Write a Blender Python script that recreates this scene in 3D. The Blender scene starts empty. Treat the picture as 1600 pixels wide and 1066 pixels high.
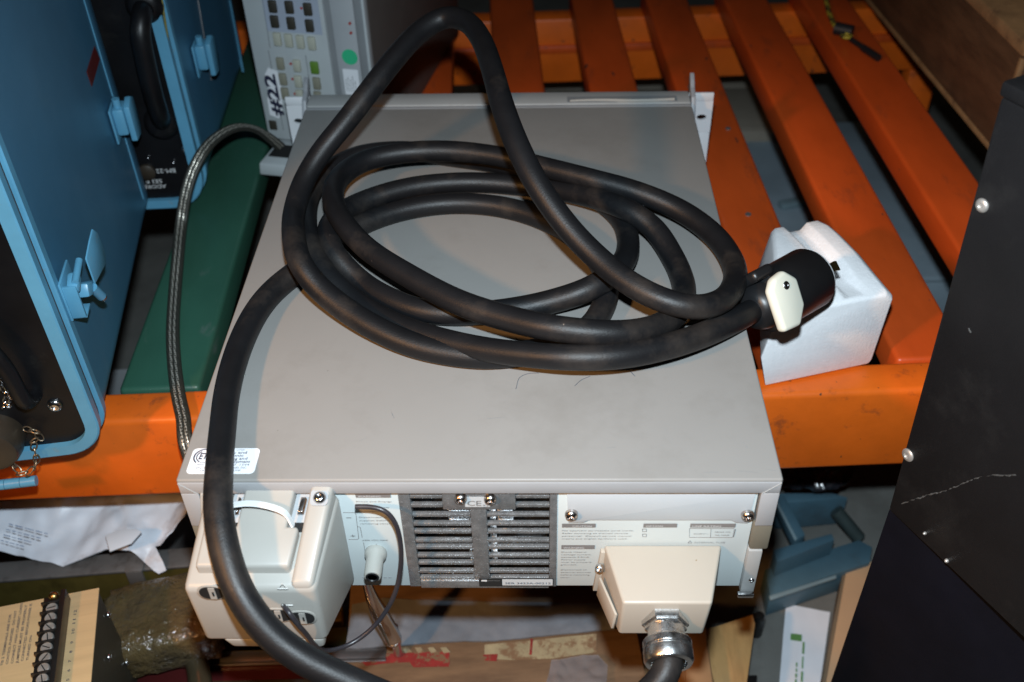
import bpy, bmesh, math, random
from mathutils import Vector, Matrix, noise
random.seed(7)
scene = bpy.context.scene
col = scene.collection
R = math.radians
V = Vector

# ------------------------------------------------------------------ camera
# world: metres, z = 0 floor, x right, y away from the camera; the power supply's rear top edge is y = 0
T = 0.582            # top of the power supply
S = 0.45             # top of the pallet slats
FPX = 1605.5         # focal length in photo pixels (1600 wide)
CAM = V((.042, -.4807, .5419 + T))
PITCH, YAW, ROLL = .7116, -.032, -.0255
F = V((math.sin(YAW)*math.cos(PITCH), math.cos(YAW)*math.cos(PITCH), -math.sin(PITCH)))
RX = V((math.cos(YAW), -math.sin(YAW), 0)); UP = RX.cross(F)
RX, UP = RX*math.cos(ROLL) + UP*math.sin(ROLL), -RX*math.sin(ROLL) + UP*math.cos(ROLL)
cd = bpy.data.cameras.new('camera'); cam = bpy.data.objects.new('camera', cd); col.objects.link(cam)
M = Matrix((RX, UP, -F)).transposed().to_4x4(); M.translation = CAM
cam.matrix_world = M
cd.sensor_width = 36; cd.lens = 36*FPX/1600; cd.clip_start = .02; cd.clip_end = 100
cd.dof.use_dof = True; cd.dof.focus_distance = .83; cd.dof.aperture_fstop = 6.0
scene.camera = cam
def ray(x, y): return F + RX*((x-800)/FPX) + UP*((533-y)/FPX)
def atz(x, y, z):
    d = ray(x, y); return CAM + d*((z-CAM.z)/d.z)
def aty(x, y, yv):
    d = ray(x, y); return CAM + d*((yv-CAM.y)/d.y)
def atpl(x, y, p0, n):
    d = ray(x, y); return CAM + d*((p0-CAM).dot(n)/d.dot(n))
def atd(x, y, dist): return CAM + ray(x, y)*dist

# ------------------------------------------------------------------ light: camera flash + warm hall lamps
w = bpy.data.worlds.new('World'); scene.world = w; w.use_nodes = True
bg = w.node_tree.nodes['Background']; bg.inputs[0].default_value = (1, .72, .48, 1); bg.inputs[1].default_value = .007
def area(name, loc, target, power, color, sx, sy):
    l = bpy.data.lights.new(name, 'AREA'); l.energy = power; l.color = color; l.shape = 'RECTANGLE'; l.size = sx; l.size_y = sy
    o = bpy.data.objects.new(name, l); col.objects.link(o); o.location = loc
    o.rotation_euler = (V(target)-V(loc)).to_track_quat('-Z', 'Y').to_euler(); return o
FL = CAM + UP*.085 + RX*.0
l = bpy.data.lights.new('camera_flash', 'SPOT'); l.energy = 47; l.color = (.77, .91, 1.0); l.spot_size = R(100); l.spot_blend = 1; l.shadow_soft_size = .012
o = bpy.data.objects.new('camera_flash', l); col.objects.link(o); o.location = FL; o.scale = (1.7, 1, 1)
o.rotation_euler = (F - UP*.26 + RX*.12).to_track_quat('-Z', 'Y').to_euler()
l = bpy.data.lights.new('hall_lamp', 'SPOT'); l.energy = 55; l.color = (1, .47, .15); l.spot_size = R(52); l.spot_blend = 1; l.shadow_soft_size = .05
o = bpy.data.objects.new('hall_lamp', l); col.objects.link(o); o.location = (-.80, -.78, 1.42)
o.rotation_euler = (V((-.02, -.06, .5))-V((-.80, -.78, 1.42))).to_track_quat('-Z', 'Y').to_euler()
scene.view_settings.view_transform = 'Standard'; scene.view_settings.look = 'None'
scene.view_settings.exposure = .10; scene.view_settings.gamma = 1; scene.view_settings.use_curve_mapping = False

# ------------------------------------------------------------------ materials
MT = {}
def mat(name, color, rough=.5, metal=0, var=.12, vscale=18, bump=.0, bscale=300, dirt=None, dscale=9, dlo=.55, dhi=.75,
        spec=.5, bdist=.001, stretch=(1, 1, 1), trans=0, alpha=1, speck=None, sscale=900, sth=.7, coat=0, emit=None):
    m = bpy.data.materials.new(name); m.use_nodes = True; nt = m.node_tree; N = nt.nodes; L = nt.links
    b = N['Principled BSDF']; b.inputs['Roughness'].default_value = rough; b.inputs['Metallic'].default_value = metal
    b.inputs['Specular IOR Level'].default_value = spec
    b.inputs['Transmission Weight'].default_value = trans; b.inputs['Alpha'].default_value = alpha
    b.inputs['Coat Weight'].default_value = coat
    tc = N.new('ShaderNodeTexCoord'); mp = N.new('ShaderNodeMapping'); mp.inputs['Scale'].default_value = stretch
    L.new(tc.outputs['Object'], mp.inputs['Vector'])
    def nz(scale, detail=5, rough_=.6):
        n = N.new('ShaderNodeTexNoise'); n.inputs['Scale'].default_value = scale; n.inputs['Detail'].default_value = detail
        n.inputs['Roughness'].default_value = rough_; L.new(mp.outputs[0], n.inputs['Vector']); return n
    def ramp(src, lo, hi, c0=(0, 0, 0, 1), c1=(1, 1, 1, 1)):
        r = N.new('ShaderNodeValToRGB'); r.color_ramp.elements[0].position = lo; r.color_ramp.elements[1].position = hi
        r.color_ramp.elements[0].color = c0; r.color_ramp.elements[1].color = c1; L.new(src, r.inputs[0]); return r.outputs[0]
    def mix(f, a, c):
        x = N.new('ShaderNodeMix'); x.data_type = 'RGBA'
        if hasattr(f, 'links'): L.new(f, x.inputs[0])
        else: x.inputs[0].default_value = f
        for i, v in ((6, a), (7, c)):
            if hasattr(v, 'links'): L.new(v, x.inputs[i])
            else: x.inputs[i].default_value = v
        return x.outputs[2]
    c = tuple(color) + (1,)
    lo = tuple(v*(1-var) for v in color) + (1,); hi = tuple(min(1, v*(1+var)) for v in color) + (1,)
    n1 = nz(vscale); out = ramp(n1.outputs[0], .3, .7, lo, hi)
    if dirt:
        n2 = nz(dscale, 9, .7); out = mix(ramp(n2.outputs[0], dlo, dhi), out, tuple(dirt)+(1,))
    if speck:
        n3 = nz(sscale, 2); out = mix(ramp(n3.outputs[0], sth, sth+.04), out, tuple(speck)+(1,))
    L.new(out, b.inputs['Base Color'])
    n4 = nz(vscale*2.3, 6); rr = N.new('ShaderNodeMapRange'); rr.inputs['To Min'].default_value = max(0, rough-.09)
    rr.inputs['To Max'].default_value = min(1, rough+.09); L.new(n4.outputs[0], rr.inputs[0]); L.new(rr.outputs[0], b.inputs['Roughness'])
    if bump:
        n5 = nz(bscale, 4); bp = N.new('ShaderNodeBump'); bp.inputs['Strength'].default_value = bump; bp.inputs['Distance'].default_value = bdist
        L.new(n5.outputs[0], bp.inputs['Height']); L.new(bp.outputs[0], b.inputs['Normal'])
    if emit: b.inputs['Emission Color'].default_value = tuple(emit)+(1,); b.inputs['Emission Strength'].default_value = 1
    MT[name] = m; return m
mat('cover_grey', (.255, .247, .236), .45, spec=.35, var=.04, vscale=6, bump=.10, bscale=1500, dirt=(.20, .19, .175), dscale=7, dlo=.52, dhi=.85, speck=(.12, .11, .10), sscale=150, sth=.79)
mat('flange_grey', (.34, .345, .355), .45, var=.05, bump=.08, bscale=1500, dirt=(.25, .24, .23), dscale=60, dlo=.66, dhi=.8)
mat('frame_grey', (.33, .335, .33), .5, var=.06, dirt=(.2, .18, .15), dscale=25, dlo=.62, dhi=.75)
mat('khaki_strap', (.16, .145, .11), .6, var=.1)
mat('panel_pale', (.53, .58, .58), .5, var=.03, dirt=(.38, .38, .34), dscale=30, dlo=.66, dhi=.85)
mat('plate_pale', (.47, .505, .53), .48, var=.03)
mat('plastic_cream', (.36, .345, .315), .40, var=.03, vscale=8, bump=.05, bscale=1200, dirt=(.32, .27, .19), dscale=45, dlo=.70, dhi=.80, speck=(.2, .16, .1), sscale=260, sth=.76)
mat('box_cream', (.42, .375, .315), .42, var=.03, vscale=9, bump=.05, bscale=1100, dirt=(.36, .28, .17), dscale=24, dlo=.66, dhi=.85, speck=(.25, .18, .1), sscale=230, sth=.76)
mat('moulded_mark', (.75, .74, .71), .4, var=.02)
mat('ear_white', (.62, .63, .65), .4, var=.03)
mat('bracket_grey', (.27, .28, .30), .45, var=.08)
mat('ptfe', (.36, .355, .325), .35, var=.02)
mat('white_nylon', (.80, .82, .82), .35, var=.02)
mat('grille_paint', (.42, .43, .44), .28, metal=.75, var=.25, vscale=160, bump=.25, bscale=1600, speck=(.85, .87, .9), sscale=620, sth=.665)
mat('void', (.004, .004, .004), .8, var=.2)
mat('bright_metal', (.62, .62, .63), .22, metal=1, var=.1, vscale=40)
mat('zinc', (.74, .74, .74), .28, metal=1, var=.18, vscale=70, bump=.15, bscale=700, dirt=(.28, .26, .23), dscale=90, dlo=.55, dhi=.7)
mat('dull_metal', (.62, .60, .57), .42, metal=.7, var=.15, vscale=200)
mat('screw_steel', (.50, .46, .44), .25, metal=1, var=.2, vscale=200)
mat('print_grey', (.19, .18, .175), .6, var=.05)
mat('print_dark', (.05, .05, .08), .6, var=.05)
mat('print_faint', (.26, .27, .28), .6, var=.05)
mat('print_white', (.62, .62, .62), .6, var=.03)
mat('label_white', (.80, .80, .82), .4, var=.02)
mat('label_silver', (.52, .54, .55), .4, var=.03)
mat('label_black', (.02, .02, .02), .4, var=.1)
mat('rubber', (.0078, .0080, .0092), .46, var=.25, vscale=22, bump=.22, bscale=700, dirt=(.046, .037, .031), dscale=12, dlo=.53, dhi=.80, spec=.33, speck=(.22, .18, .15), sscale=190, sth=.79)
mat('rubber_wire', (.03, .026, .03), .35, var=.2, dirt=(.07, .06, .06), dscale=40)
mat('plug_black', (.010, .010, .011), .38, var=.2, bump=.05)
mat('plug_face', (.70, .71, .72), .4, var=.03)
mat('clamp_ivory', (.72, .72, .62), .38, var=.03)
mat('brass', (.42, .30, .12), .35, metal=1, var=.2)
mat('foam', (.88, .88, .90), .75, var=.04, vscale=120, bump=.5, bscale=420, speck=(.95, .95, .95), sscale=420, sth=.66, dirt=(.68, .68, .69), dscale=10, dlo=.6, dhi=.8)
mat('orange', (.74, .130, .010), .40, var=.16, vscale=12, bump=.12, bscale=260, dirt=(.17, .045, .02), dscale=30, dlo=.57, dhi=.74, speck=(.10, .04, .02), sscale=85, sth=.70)
mat('orange_slat', (.58, .080, .012), .40, var=.22, vscale=9, bump=.12, bscale=220, dirt=(.15, .045, .022), dscale=20, dlo=.56, dhi=.80, speck=(.09, .04, .03), sscale=75, sth=.73, stretch=(1, .35, 1))
mat('green_paint', (.024, .085, .056), .42, var=.2, vscale=9, bump=.15, bscale=200, dirt=(.075, .12, .10), dscale=26, dlo=.60, dhi=.72, speck=(.2, .22, .2), sscale=75, sth=.755, stretch=(1, .4, 1))
mat('case_blue', (.052, .165, .275), .38, var=.10, vscale=7, bump=.12, bscale=500, dirt=(.09, .20, .29), dscale=11, dlo=.6, dhi=.8)
mat('rim_blue', (.10, .30, .45), .38, var=.10, vscale=20, dirt=(.22, .20, .16), dscale=60, dlo=.62, dhi=.74)
mat('panel_black', (.006, .006, .007), .38, var=.3, bump=.05, spec=.3, dirt=(.018, .017, .016), dscale=20, dlo=.58, dhi=.75)
mat('rubber_gasket', (.05, .045, .04), .7, var=.2)
mat('chain_bronze', (.30, .24, .17), .38, metal=.9, var=.25, vscale=120)
mat('cap_brown', (.035, .026, .018), .4, var=.3)
mat('red_sticker', (.12, .012, .012), .5, var=.15)
mat('yellow_gasket', (.20, .17, .04), .6, var=.3, vscale=80)
mat('inst_grey', (.42, .45, .46), .5, var=.04)
mat('inst_plate', (.36, .375, .39), .5, var=.04)
mat('inst_dark', (.20, .21, .22), .5, var=.06)
mat('inst_blue', (.34, .38, .46), .5, var=.04)
mat('key_dark', (.035, .03, .022), .5, var=.15)
mat('key_pale', (.40, .40, .33), .5, var=.06)
mat('key_mid', (.22, .21, .16), .5, var=.08)
mat('key_green', (.10, .20, .025), .5, var=.1)
mat('inst_side', (.085, .074, .066), .6, var=.1, bump=.2, bscale=700)
mat('led_red', (.35, .04, .03), .4, var=.05)
mat('dot_green', (.03, .42, .20), .5, var=.04)
mat('tape_white', (.72, .73, .76), .55, var=.03)
mat('ink', (.012, .014, .04), .6, var=.1)
mat('chest_wood', (.095, .048, .024), .5, var=.3, vscale=10, bump=.15, bscale=120, stretch=(1, 1, 5), dirt=(.05, .025, .014), dscale=12, dlo=.5, dhi=.75)
mat('chest_edge', (.26, .15, .07), .5, var=.25, vscale=30, dirt=(.1, .05, .03), dscale=40)
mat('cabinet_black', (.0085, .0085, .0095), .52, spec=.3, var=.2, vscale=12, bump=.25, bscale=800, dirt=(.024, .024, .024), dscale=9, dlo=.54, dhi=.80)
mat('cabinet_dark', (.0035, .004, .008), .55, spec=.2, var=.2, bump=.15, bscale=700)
mat('scratch', (.07, .07, .069), .7, var=.3, vscale=200)
mat('gold_alodine', (.68, .49, .26), .42, metal=.12, var=.12, vscale=8, stretch=(1, 14, 1), dirt=(.55, .39, .20), dscale=16, dlo=.5, dhi=.8)
mat('olive_steel', (.065, .06, .045), .45, metal=.3, var=.12)
mat('bakelite', (.010, .010, .010), .35, var=.2)
mat('steel_rail', (.30, .28, .27), .42, metal=.7, var=.2, vscale=20, dirt=(.12, .10, .09), dscale=25, dlo=.5, dhi=.7)
mat('zinc_yellow', (.34, .26, .07), .33, metal=.85, var=.3, vscale=14, dirt=(.10, .075, .03), dscale=12, dlo=.5, dhi=.72)
mat('mailer_white', (.66, .69, .76), .42, var=.05, vscale=14, dirt=(.30, .25, .24), dscale=9, dlo=.54, dhi=.72)
mat('mailer_blue', (.20, .27, .42), .5, var=.1)
mat('bubble', (.12, .082, .036), .10, bump=.9, bscale=70, bdist=.007, var=.35, vscale=16, dirt=(.06, .045, .03), dscale=14, dlo=.45, dhi=.65, spec=.7)
mat('red_case', (.065, .010, .010), .35, var=.25, vscale=14)
mat('alu_trim', (.38, .38, .39), .32, metal=.9, var=.15)
mat('gloss_brown', (.05, .038, .022), .12, var=.4, vscale=18, spec=.8)
mat('crate_wood', (.165, .098, .052), .7, var=.22, vscale=9, bump=.2, bscale=200, stretch=(1, 5, 6), dirt=(.085, .046, .024), dscale=10, dlo=.45, dhi=.75)
mat('crate_paper', (.30, .25, .15), .7, var=.2, vscale=40, dirt=(.18, .105, .055), dscale=45, dlo=.48, dhi=.58)
mat('stamp_red', (.22, .018, .015), .65, var=.25, vscale=60, dirt=(.165, .098, .052), dscale=75, dlo=.53, dhi=.58)
mat('felt_grey', (.15, .165, .19), .8, var=.15, vscale=30, bump=.3, bscale=600)
mat('cardboard', (.36, .20, .095), .72, var=.12, vscale=14, dirt=(.25, .13, .06), dscale=12)
mat('cardboard_pale', (.48, .30, .17), .7, var=.08, vscale=12)
mat('cardboard_side', (.16, .115, .07), .75, var=.15, stretch=(1, 1, 6))
mat('plywood', (.40, .235, .09), .6, var=.25, vscale=12, stretch=(6, 1, 1), dirt=(.22, .12, .04), dscale=12)
mat('teal_blue', (.055, .115, .155), .45, var=.12, vscale=12, dirt=(.05, .08, .10), dscale=18)
mat('teal_edge', (.17, .24, .27), .45, var=.15)
mat('dark_rod', (.035, .05, .05), .4, var=.2)
mat('under_blue', (.26, .33, .38), .55, var=.15, vscale=8, dirt=(.42, .45, .48), dscale=14, dlo=.60, dhi=.72)
mat('under_brown', (.27, .235, .19), .7, var=.1)
mat('paper', (.70, .73, .79), .55, var=.04)
mat('leaf_green', (.10, .24, .07), .6, var=.1)
mat('concrete', (.135, .135, .125), .75, var=.2, vscale=9, bump=.4, bscale=160, dirt=(.075, .07, .062), dscale=7, dlo=.48, dhi=.75)
mat('bag_black', (.013, .014, .018), .16, var=.3, spec=.8)
mat('bag_clear', (.30, .29, .31), .12, var=.2, trans=.0, alpha=.30, spec=.8)
mat('toggle_black', (.012, .012, .014), .45, var=.2)
# two-tone weaves along a tube's own length (uv: x around, y metres)
def weave(name, c1, c2, su, sv, rough, metal):
    m = bpy.data.materials.new(name); m.use_nodes = True; N = m.node_tree.nodes; L = m.node_tree.links; b = N['Principled BSDF']
    tc = N.new('ShaderNodeTexCoord'); mp = N.new('ShaderNodeMapping'); mp.inputs['Scale'].default_value = (su, sv, 1); mp.inputs['Rotation'].default_value = (0, 0, .5)
    L.new(tc.outputs['UV'], mp.inputs['Vector']); ch = N.new('ShaderNodeTexChecker'); ch.inputs['Scale'].default_value = 1
    ch.inputs['Color1'].default_value = c1+(1,); ch.inputs['Color2'].default_value = c2+(1,); L.new(mp.outputs[0], ch.inputs['Vector'])
    L.new(ch.outputs['Color'], b.inputs['Base Color']); b.inputs['Roughness'].default_value = rough; b.inputs['Metallic'].default_value = metal
    bp = N.new('ShaderNodeBump'); bp.inputs['Strength'].default_value = .6; bp.inputs['Distance'].default_value = .0006
    L.new(ch.outputs['Fac'], bp.inputs['Height']); L.new(bp.outputs[0], b.inputs['Normal']); MT[name] = m
weave('braid_silver', (.74, .70, .60), (.10, .09, .075), 6, 420, .35, .6)
weave('braid_dark', (.035, .034, .026), (.016, .016, .012), 8, 500, .5, .0)
weave('rope_yellow', (.42, .33, .03), (.012, .012, .012), 2, 120, .6, 0)

# ------------------------------------------------------------------ mesh helpers
MW = {}
def thing(name, label, cat, loc, rz=0, group=None):
    o = bpy.data.objects.new(name, None); col.objects.link(o); o.location = loc; o.rotation_euler = (0, 0, rz)
    o.empty_display_size = .02
    o['label'] = label; o['category'] = cat
    if group: o['group'] = group
    MW[o.name] = (Matrix.Translation(loc) @ Matrix.Rotation(rz, 4, 'Z')); return o
def tag(o, label, cat, group=None):
    o['label'] = label; o['category'] = cat
    if group: o['group'] = group
    return o
def obj(name, bm, m, parent=None, smooth=None, world=True, label=None):
    """world: vertices are world coordinates (brought into the parent's frame); else already local"""
    if parent is not None:
        MWp = MW[parent.name]
        if world: bm.transform(MWp.inverted())
    bmesh.ops.recalc_face_normals(bm, faces=bm.faces)
    me = bpy.data.meshes.new(name); bm.to_mesh(me); bm.free()
    me.materials.append(MT[m])
    o = bpy.data.objects.new(name, me); col.objects.link(o)
    if smooth is not None:
        for p in me.polygons: p.use_smooth = True
        try: me.set_sharp_from_angle(angle=R(smooth))
        except Exception: pass
    if parent is not None:
        o.parent = parent; MW[o.name] = MWp
    else:
        # put the origin at the base of the thing
        if world:
            xs = [v.co for v in me.vertices]; c = V((sum(v.x for v in xs)/len(xs), sum(v.y for v in xs)/len(xs), min(v.z for v in xs)))
            me.transform(Matrix.Translation(-c)); o.location = c; MW[o.name] = Matrix.Translation(c)
        else: MW[o.name] = Matrix.Identity(4)
    if label: o['label'] = label
    return o
def NB(): return bmesh.new()
def frame(origin, x, y, z=None):
    x = V(x).normalized(); y = V(y); z = x.cross(y).normalized() if z is None else V(z); y = z.cross(x).normalized()
    m = Matrix((x, y, z)).transposed().to_4x4(); m.translation = origin; return m
def box(bm, c, s, bev=0, rot=None, seg=2):
    t = bmesh.new(); bmesh.ops.create_cube(t, size=1); bmesh.ops.scale(t, vec=s, verts=t.verts)
    if bev: bmesh.ops.bevel(t, geom=t.edges[:], offset=bev, segments=seg, profile=.5, affect='EDGES')
    m = Matrix.Translation(c) @ (rot.to_4x4() if rot else Matrix.Identity(4)); t.transform(m); join(bm, t); return bm
def join(bm, t):
    me = bpy.data.meshes.new('tmp'); t.to_mesh(me); t.free(); bm.from_mesh(me); bpy.data.meshes.remove(me); return bm
def bxx(bm, x0, x1, y0, y1, z0, z1, bev=0, seg=2):
    return box(bm, ((x0+x1)/2, (y0+y1)/2, (z0+z1)/2), (abs(x1-x0), abs(y1-y0), abs(z1-z0)), bev, None, seg)
def hexa(bm, p, bev=0, seg=2):
    """8 points: bottom loop of 4, top loop of 4"""
    t = bmesh.new(); v = [t.verts.new(q) for q in p]
    for f in ((3, 2, 1, 0), (4, 5, 6, 7), (0, 1, 5, 4), (1, 2, 6, 5), (2, 3, 7, 6), (3, 0, 4, 7)): t.faces.new([v[i] for i in f])
    bmesh.ops.recalc_face_normals(t, faces=t.faces)
    if bev: bmesh.ops.bevel(t, geom=t.edges[:], offset=bev, segments=seg, profile=.5, affect='EDGES')
    return join(bm, t)
def prism(bm, pts, vec, bev=0, seg=2):
    """extrude the polygon pts (3d, planar) by vec"""
    t = bmesh.new(); v = [t.verts.new(q) for q in pts]; f = t.faces.new(v)
    r = bmesh.ops.extrude_face_region(t, geom=[f]); nv = [g for g in r['geom'] if isinstance(g, bmesh.types.BMVert)]
    bmesh.ops.translate(t, vec=vec, verts=nv)
    bmesh.ops.recalc_face_normals(t, faces=t.faces)
    if bev: bmesh.ops.bevel(t, geom=t.edges[:], offset=bev, segments=seg, profile=.5, affect='EDGES')
    return join(bm, t)
def rrect(w, h, r, n=5):
    pts = []
    for cx, cy, a in ((w/2-r, h/2-r, 0), (-w/2+r, h/2-r, 90), (-w/2+r, -h/2+r, 180), (w/2-r, -h/2+r, 270)):
        for i in range(n+1):
            t = R(a+90*i/n); pts.append((cx+r*math.cos(t), cy+r*math.sin(t)))
    return pts
def circ(r, n=24, rx=None): return [(r*math.cos(2*math.pi*i/n), (rx or r)*math.sin(2*math.pi*i/n)) for i in range(n)]
def plate(bm, m, pts, t=.0003, bev=0):
    """flat 2d polygon in frame m (x,y), thickness t along +z"""
    return prism(bm, [m @ V((p[0], p[1], 0)) for p in pts], m.to_3x3() @ V((0, 0, t)), bev)
def lathe(bm, prof, m, n=24):
    """profile (r, h) around frame m's z axis"""
    t = bmesh.new(); rings = []
    for r, h in prof:
        rings.append([t.verts.new(m @ V((r*math.cos(2*math.pi*i/n), r*math.sin(2*math.pi*i/n), h))) for i in range(n)])
    for a, b in zip(rings, rings[1:]):
        for i in range(n): t.faces.new((a[i], a[(i+1) % n], b[(i+1) % n], b[i]))
    for rg, h in ((rings[0], 0), (rings[-1], 1)):
        try: t.faces.new(rg if h else rg[::-1])
        except Exception: pass
    return join(bm, t)
def cyl(bm, a, b, r, n=20, r2=None):
    a = V(a); b = V(b); z = (b-a).normalized(); x = z.orthogonal().normalized()
    return lathe(bm, [(r, 0), (r2 or r, (b-a).length)], frame(a, x, z.cross(x)), n)
def smoothpath(pts, step=.006):
    P = [V(p) for p in pts]; P = [P[0]*2-P[1]] + P + [P[-1]*2-P[-2]]; out = []
    for i in range(1, len(P)-2):
        p0, p1, p2, p3 = P[i-1:i+3]
        # centripetal Catmull-Rom
        k = max(2, int((p2-p1).length/step)); t0 = 0
        t1 = t0+max(1e-5, (p1-p0).length)**.5; t2 = t1+max(1e-5, (p2-p1).length)**.5; t3 = t2+max(1e-5, (p3-p2).length)**.5
        for j in range(k):
            t = t1+(t2-t1)*j/k
            a1 = p0*((t1-t)/(t1-t0))+p1*((t-t0)/(t1-t0)); a2 = p1*((t2-t)/(t2-t1))+p2*((t-t1)/(t2-t1)); a3 = p2*((t3-t)/(t3-t2))+p3*((t-t2)/(t3-t2))
            b1 = a1*((t2-t)/(t2-t0))+a2*((t-t0)/(t2-t0)); b2 = a2*((t3-t)/(t3-t1))+a3*((t-t1)/(t3-t1))
            out.append(b1*((t2-t)/(t2-t1))+b2*((t-t1)/(t2-t1)))
    out.append(P[-2]); return out
def relax(p, n=3):
    for _ in range(n): p = [p[0]]+[(p[i-1]+p[i]*2+p[i+1])/4 for i in range(1, len(p)-1)]+[p[-1]]
    return p
def tube(bm, path, r, n=14, cap=True):
    path = [V(p) for p in path]; t = bm; uvl = t.loops.layers.uv.verify(); rings = []; up = None; L = [0]
    for i in range(1, len(path)): L.append(L[-1]+(path[i]-path[i-1]).length)
    for i, p in enumerate(path):
        d = (path[min(i+1, len(path)-1)]-path[max(i-1, 0)]).normalized()
        if up is None: up = d.orthogonal().normalized()
        up = (up-d*up.dot(d)).normalized(); s = d.cross(up)
        rr = r(L[i]) if callable(r) else r
        rings.append([t.verts.new(p+(up*math.cos(2*math.pi*k/n)+s*math.sin(2*math.pi*k/n))*rr) for k in range(n)])
    for i in range(len(rings)-1):
        a, b = rings[i], rings[i+1]
        for k in range(n):
            f = t.faces.new((a[k], a[(k+1) % n], b[(k+1) % n], b[k]))
            for lp, uv in zip(f.loops, ((k/n, L[i]), ((k+1)/n, L[i]), ((k+1)/n, L[i+1]), (k/n, L[i+1]))): lp[uvl].uv = uv
    if cap:
        t.faces.new(rings[0][::-1]); t.faces.new(rings[-1])
    return bm
def sheet(poly, amp=.006, nscale=12, cuts=4, thick=.0012, seed=0):
    """crumpled sheet over a 3d polygon"""
    bm = bmesh.new(); f = bm.faces.new([bm.verts.new(p) for p in poly]); bmesh.ops.triangulate(bm, faces=bm.faces[:])
    for _ in range(cuts): bmesh.ops.subdivide_edges(bm, edges=bm.edges[:], cuts=1, use_grid_fill=True)
    for v in bm.verts:
        q = v.co*nscale + V((seed, seed*.7, 0)); v.co.z += amp*(noise.noise(q)+.6*abs(noise.noise(q*2.1+V((5, 0, 0))))+.3*noise.noise(q*4.3))
        v.co.x += amp*.25*noise.noise(q+V((9, 2, 4)))
    r = bmesh.ops.solidify(bm, geom=bm.faces[:], thickness=thick); return bm
def text(body, size, m, parent, origin, x, y, width=None, align='LEFT', name='lettering', th=.0002, bold=0, shear=0):
    c = bpy.data.curves.new('txt', 'FONT'); c.body = body; c.size = 1; c.align_x = align; c.resolution_u = 2; c.offset = bold; c.shear = shear
    o = bpy.data.objects.new('txt', c); me = bpy.data.meshes.new_from_object(o)
    bm = bmesh.new(); bm.from_mesh(me); bpy.data.objects.remove(o); bpy.data.meshes.remove(me); bpy.data.curves.remove(c)
    xs = [v.co.x for v in bm.verts]; wd = max(xs)-min(xs) if xs else 1; sx = size
    if width: sx = width/wd
    for v in bm.verts: v.co = V((v.co.x*sx, v.co.y*size, th))
    bm.transform(frame(origin, x, y)); return obj(name, bm, m, parent)
def dashes(parent, m, origin, x, y, width, h):
    """print too small to read: a row of word-long strokes"""
    fr = frame(origin, x, y); bm = NB(); u = 0
    while u < width*.96:
        w_ = min(random.uniform(.10, .26)*width, width-u); plate(bm, fr @ Matrix.Translation((u+w_/2, h/2, 0)), rrect(w_, h*random.uniform(.6, 1), h*.2, 2), .0002); u += w_+width*.05
    return obj('lettering', bm, m, parent)
def screw(bm, p, n, r=.0042, h=.003):
    n = V(n).normalized(); x = n.orthogonal().normalized(); m = frame(p, x, n.cross(x))
    lathe(bm, [(r, 0), (r, h*.35), (r*.86, h*.75), (r*.5, h), (r*.42, h), (r*.40, h*.55), (0.0001, h*.55)], m, 18); return bm

# ------------------------------------------------------------------ floor
bm = NB(); q = bmesh.ops.create_grid(bm, x_segments=2, y_segments=2, size=4)
fl = obj('floor', bm, 'concrete', world=False); fl['kind'] = 'structure'; fl.location = (0, 1.5, 0)

# ------------------------------------------------------------------ orange steel pallet
pal = thing('steel_pallet', 'orange painted steel slatted pallet carrying all the equipment, one slat green', 'pallet', (0, .207, 0), R(3.0))
bm = NB(); bxx(bm, -.86, .80, 0, .041, S-.107, S-.0006, .006, 3); obj('front_rail', bm, 'orange', pal, 40, world=False)
bm = NB(); bxx(bm, -.86, .80, .945, .985, S-.150, S-.036, .004); obj('back_rail', bm, 'orange', pal, 40, world=False)
bm = NB(); bxx(bm, -.86, .80, .937, .9448, S-.093, S-.080, .002); obj('weld_strip', bm, 'orange_slat', pal, 40, world=False)
slats = [(-.745, .07), (-.615, .07), (-.485, .07), (-.320, .078), (-.203, .068), (-.076, .068), (.0525, .071), (.184, .068), (.304, .068), (.4305, .071), (.5575, .075), (.735, .07)]
for i, (x, wd) in enumerate(slats):
    bm = NB(); bxx(bm, x-wd/2, x+wd/2, .0415, .985 if i != 3 else .98, S-.036, S + (.0004 if i != 3 else .001), .005, 3)
    g = i == 3
    obj('slat', bm, 'green_paint' if g else 'orange_slat', pal, 40, world=False, label='green painted slat, worn and scratched' if g else None)
for x, y in ((-.83, .02), (.77, .02), (-.83, .965), (.77, .965)):
    bm = NB(); bxx(bm, x-.025, x+.025, y-.018, y+.018, 0, S-.1075 if y < .5 else S-.1505, .003); obj('leg', bm, 'orange', pal, 40, world=False)
for sx, yy in ((.304, .18), (.304, .30), (.29, .62), (.32, .50)):
    bm = NB(); cyl(bm, (sx, yy, S-.001), (sx, yy, S+.0016), .0035, 14); obj('rivet', bm, 'steel_rail', pal, 40, world=False)

# ------------------------------------------------------------------ the power supply
W = .21275; D = .539
ps = thing('power_supply', 'grey rack mount power supply seen from its back, thick cord coiled on top', 'power supply', (0, .25, S))
# body
sec = [(-W, T-.049), (-W, T), (W, T), (W, T-.049), (W-.0134, T-.049), (W-.0134, T-.0134), (-W+.0134, T-.0134), (-W+.0134, T-.049)]
bm = NB(); prism(bm, [V((x, -.001, z)) for x, z in sec], (0, D+.001, 0), .0016, 3)
obj('cover', bm, 'cover_grey', ps, 35)
bm = NB(); bxx(bm, -W+.004, W-.004, .020, D-.001, S+.0012, T-.0495, 0)
obj('lower_body', bm, 'frame_grey', ps, 35)
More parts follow.
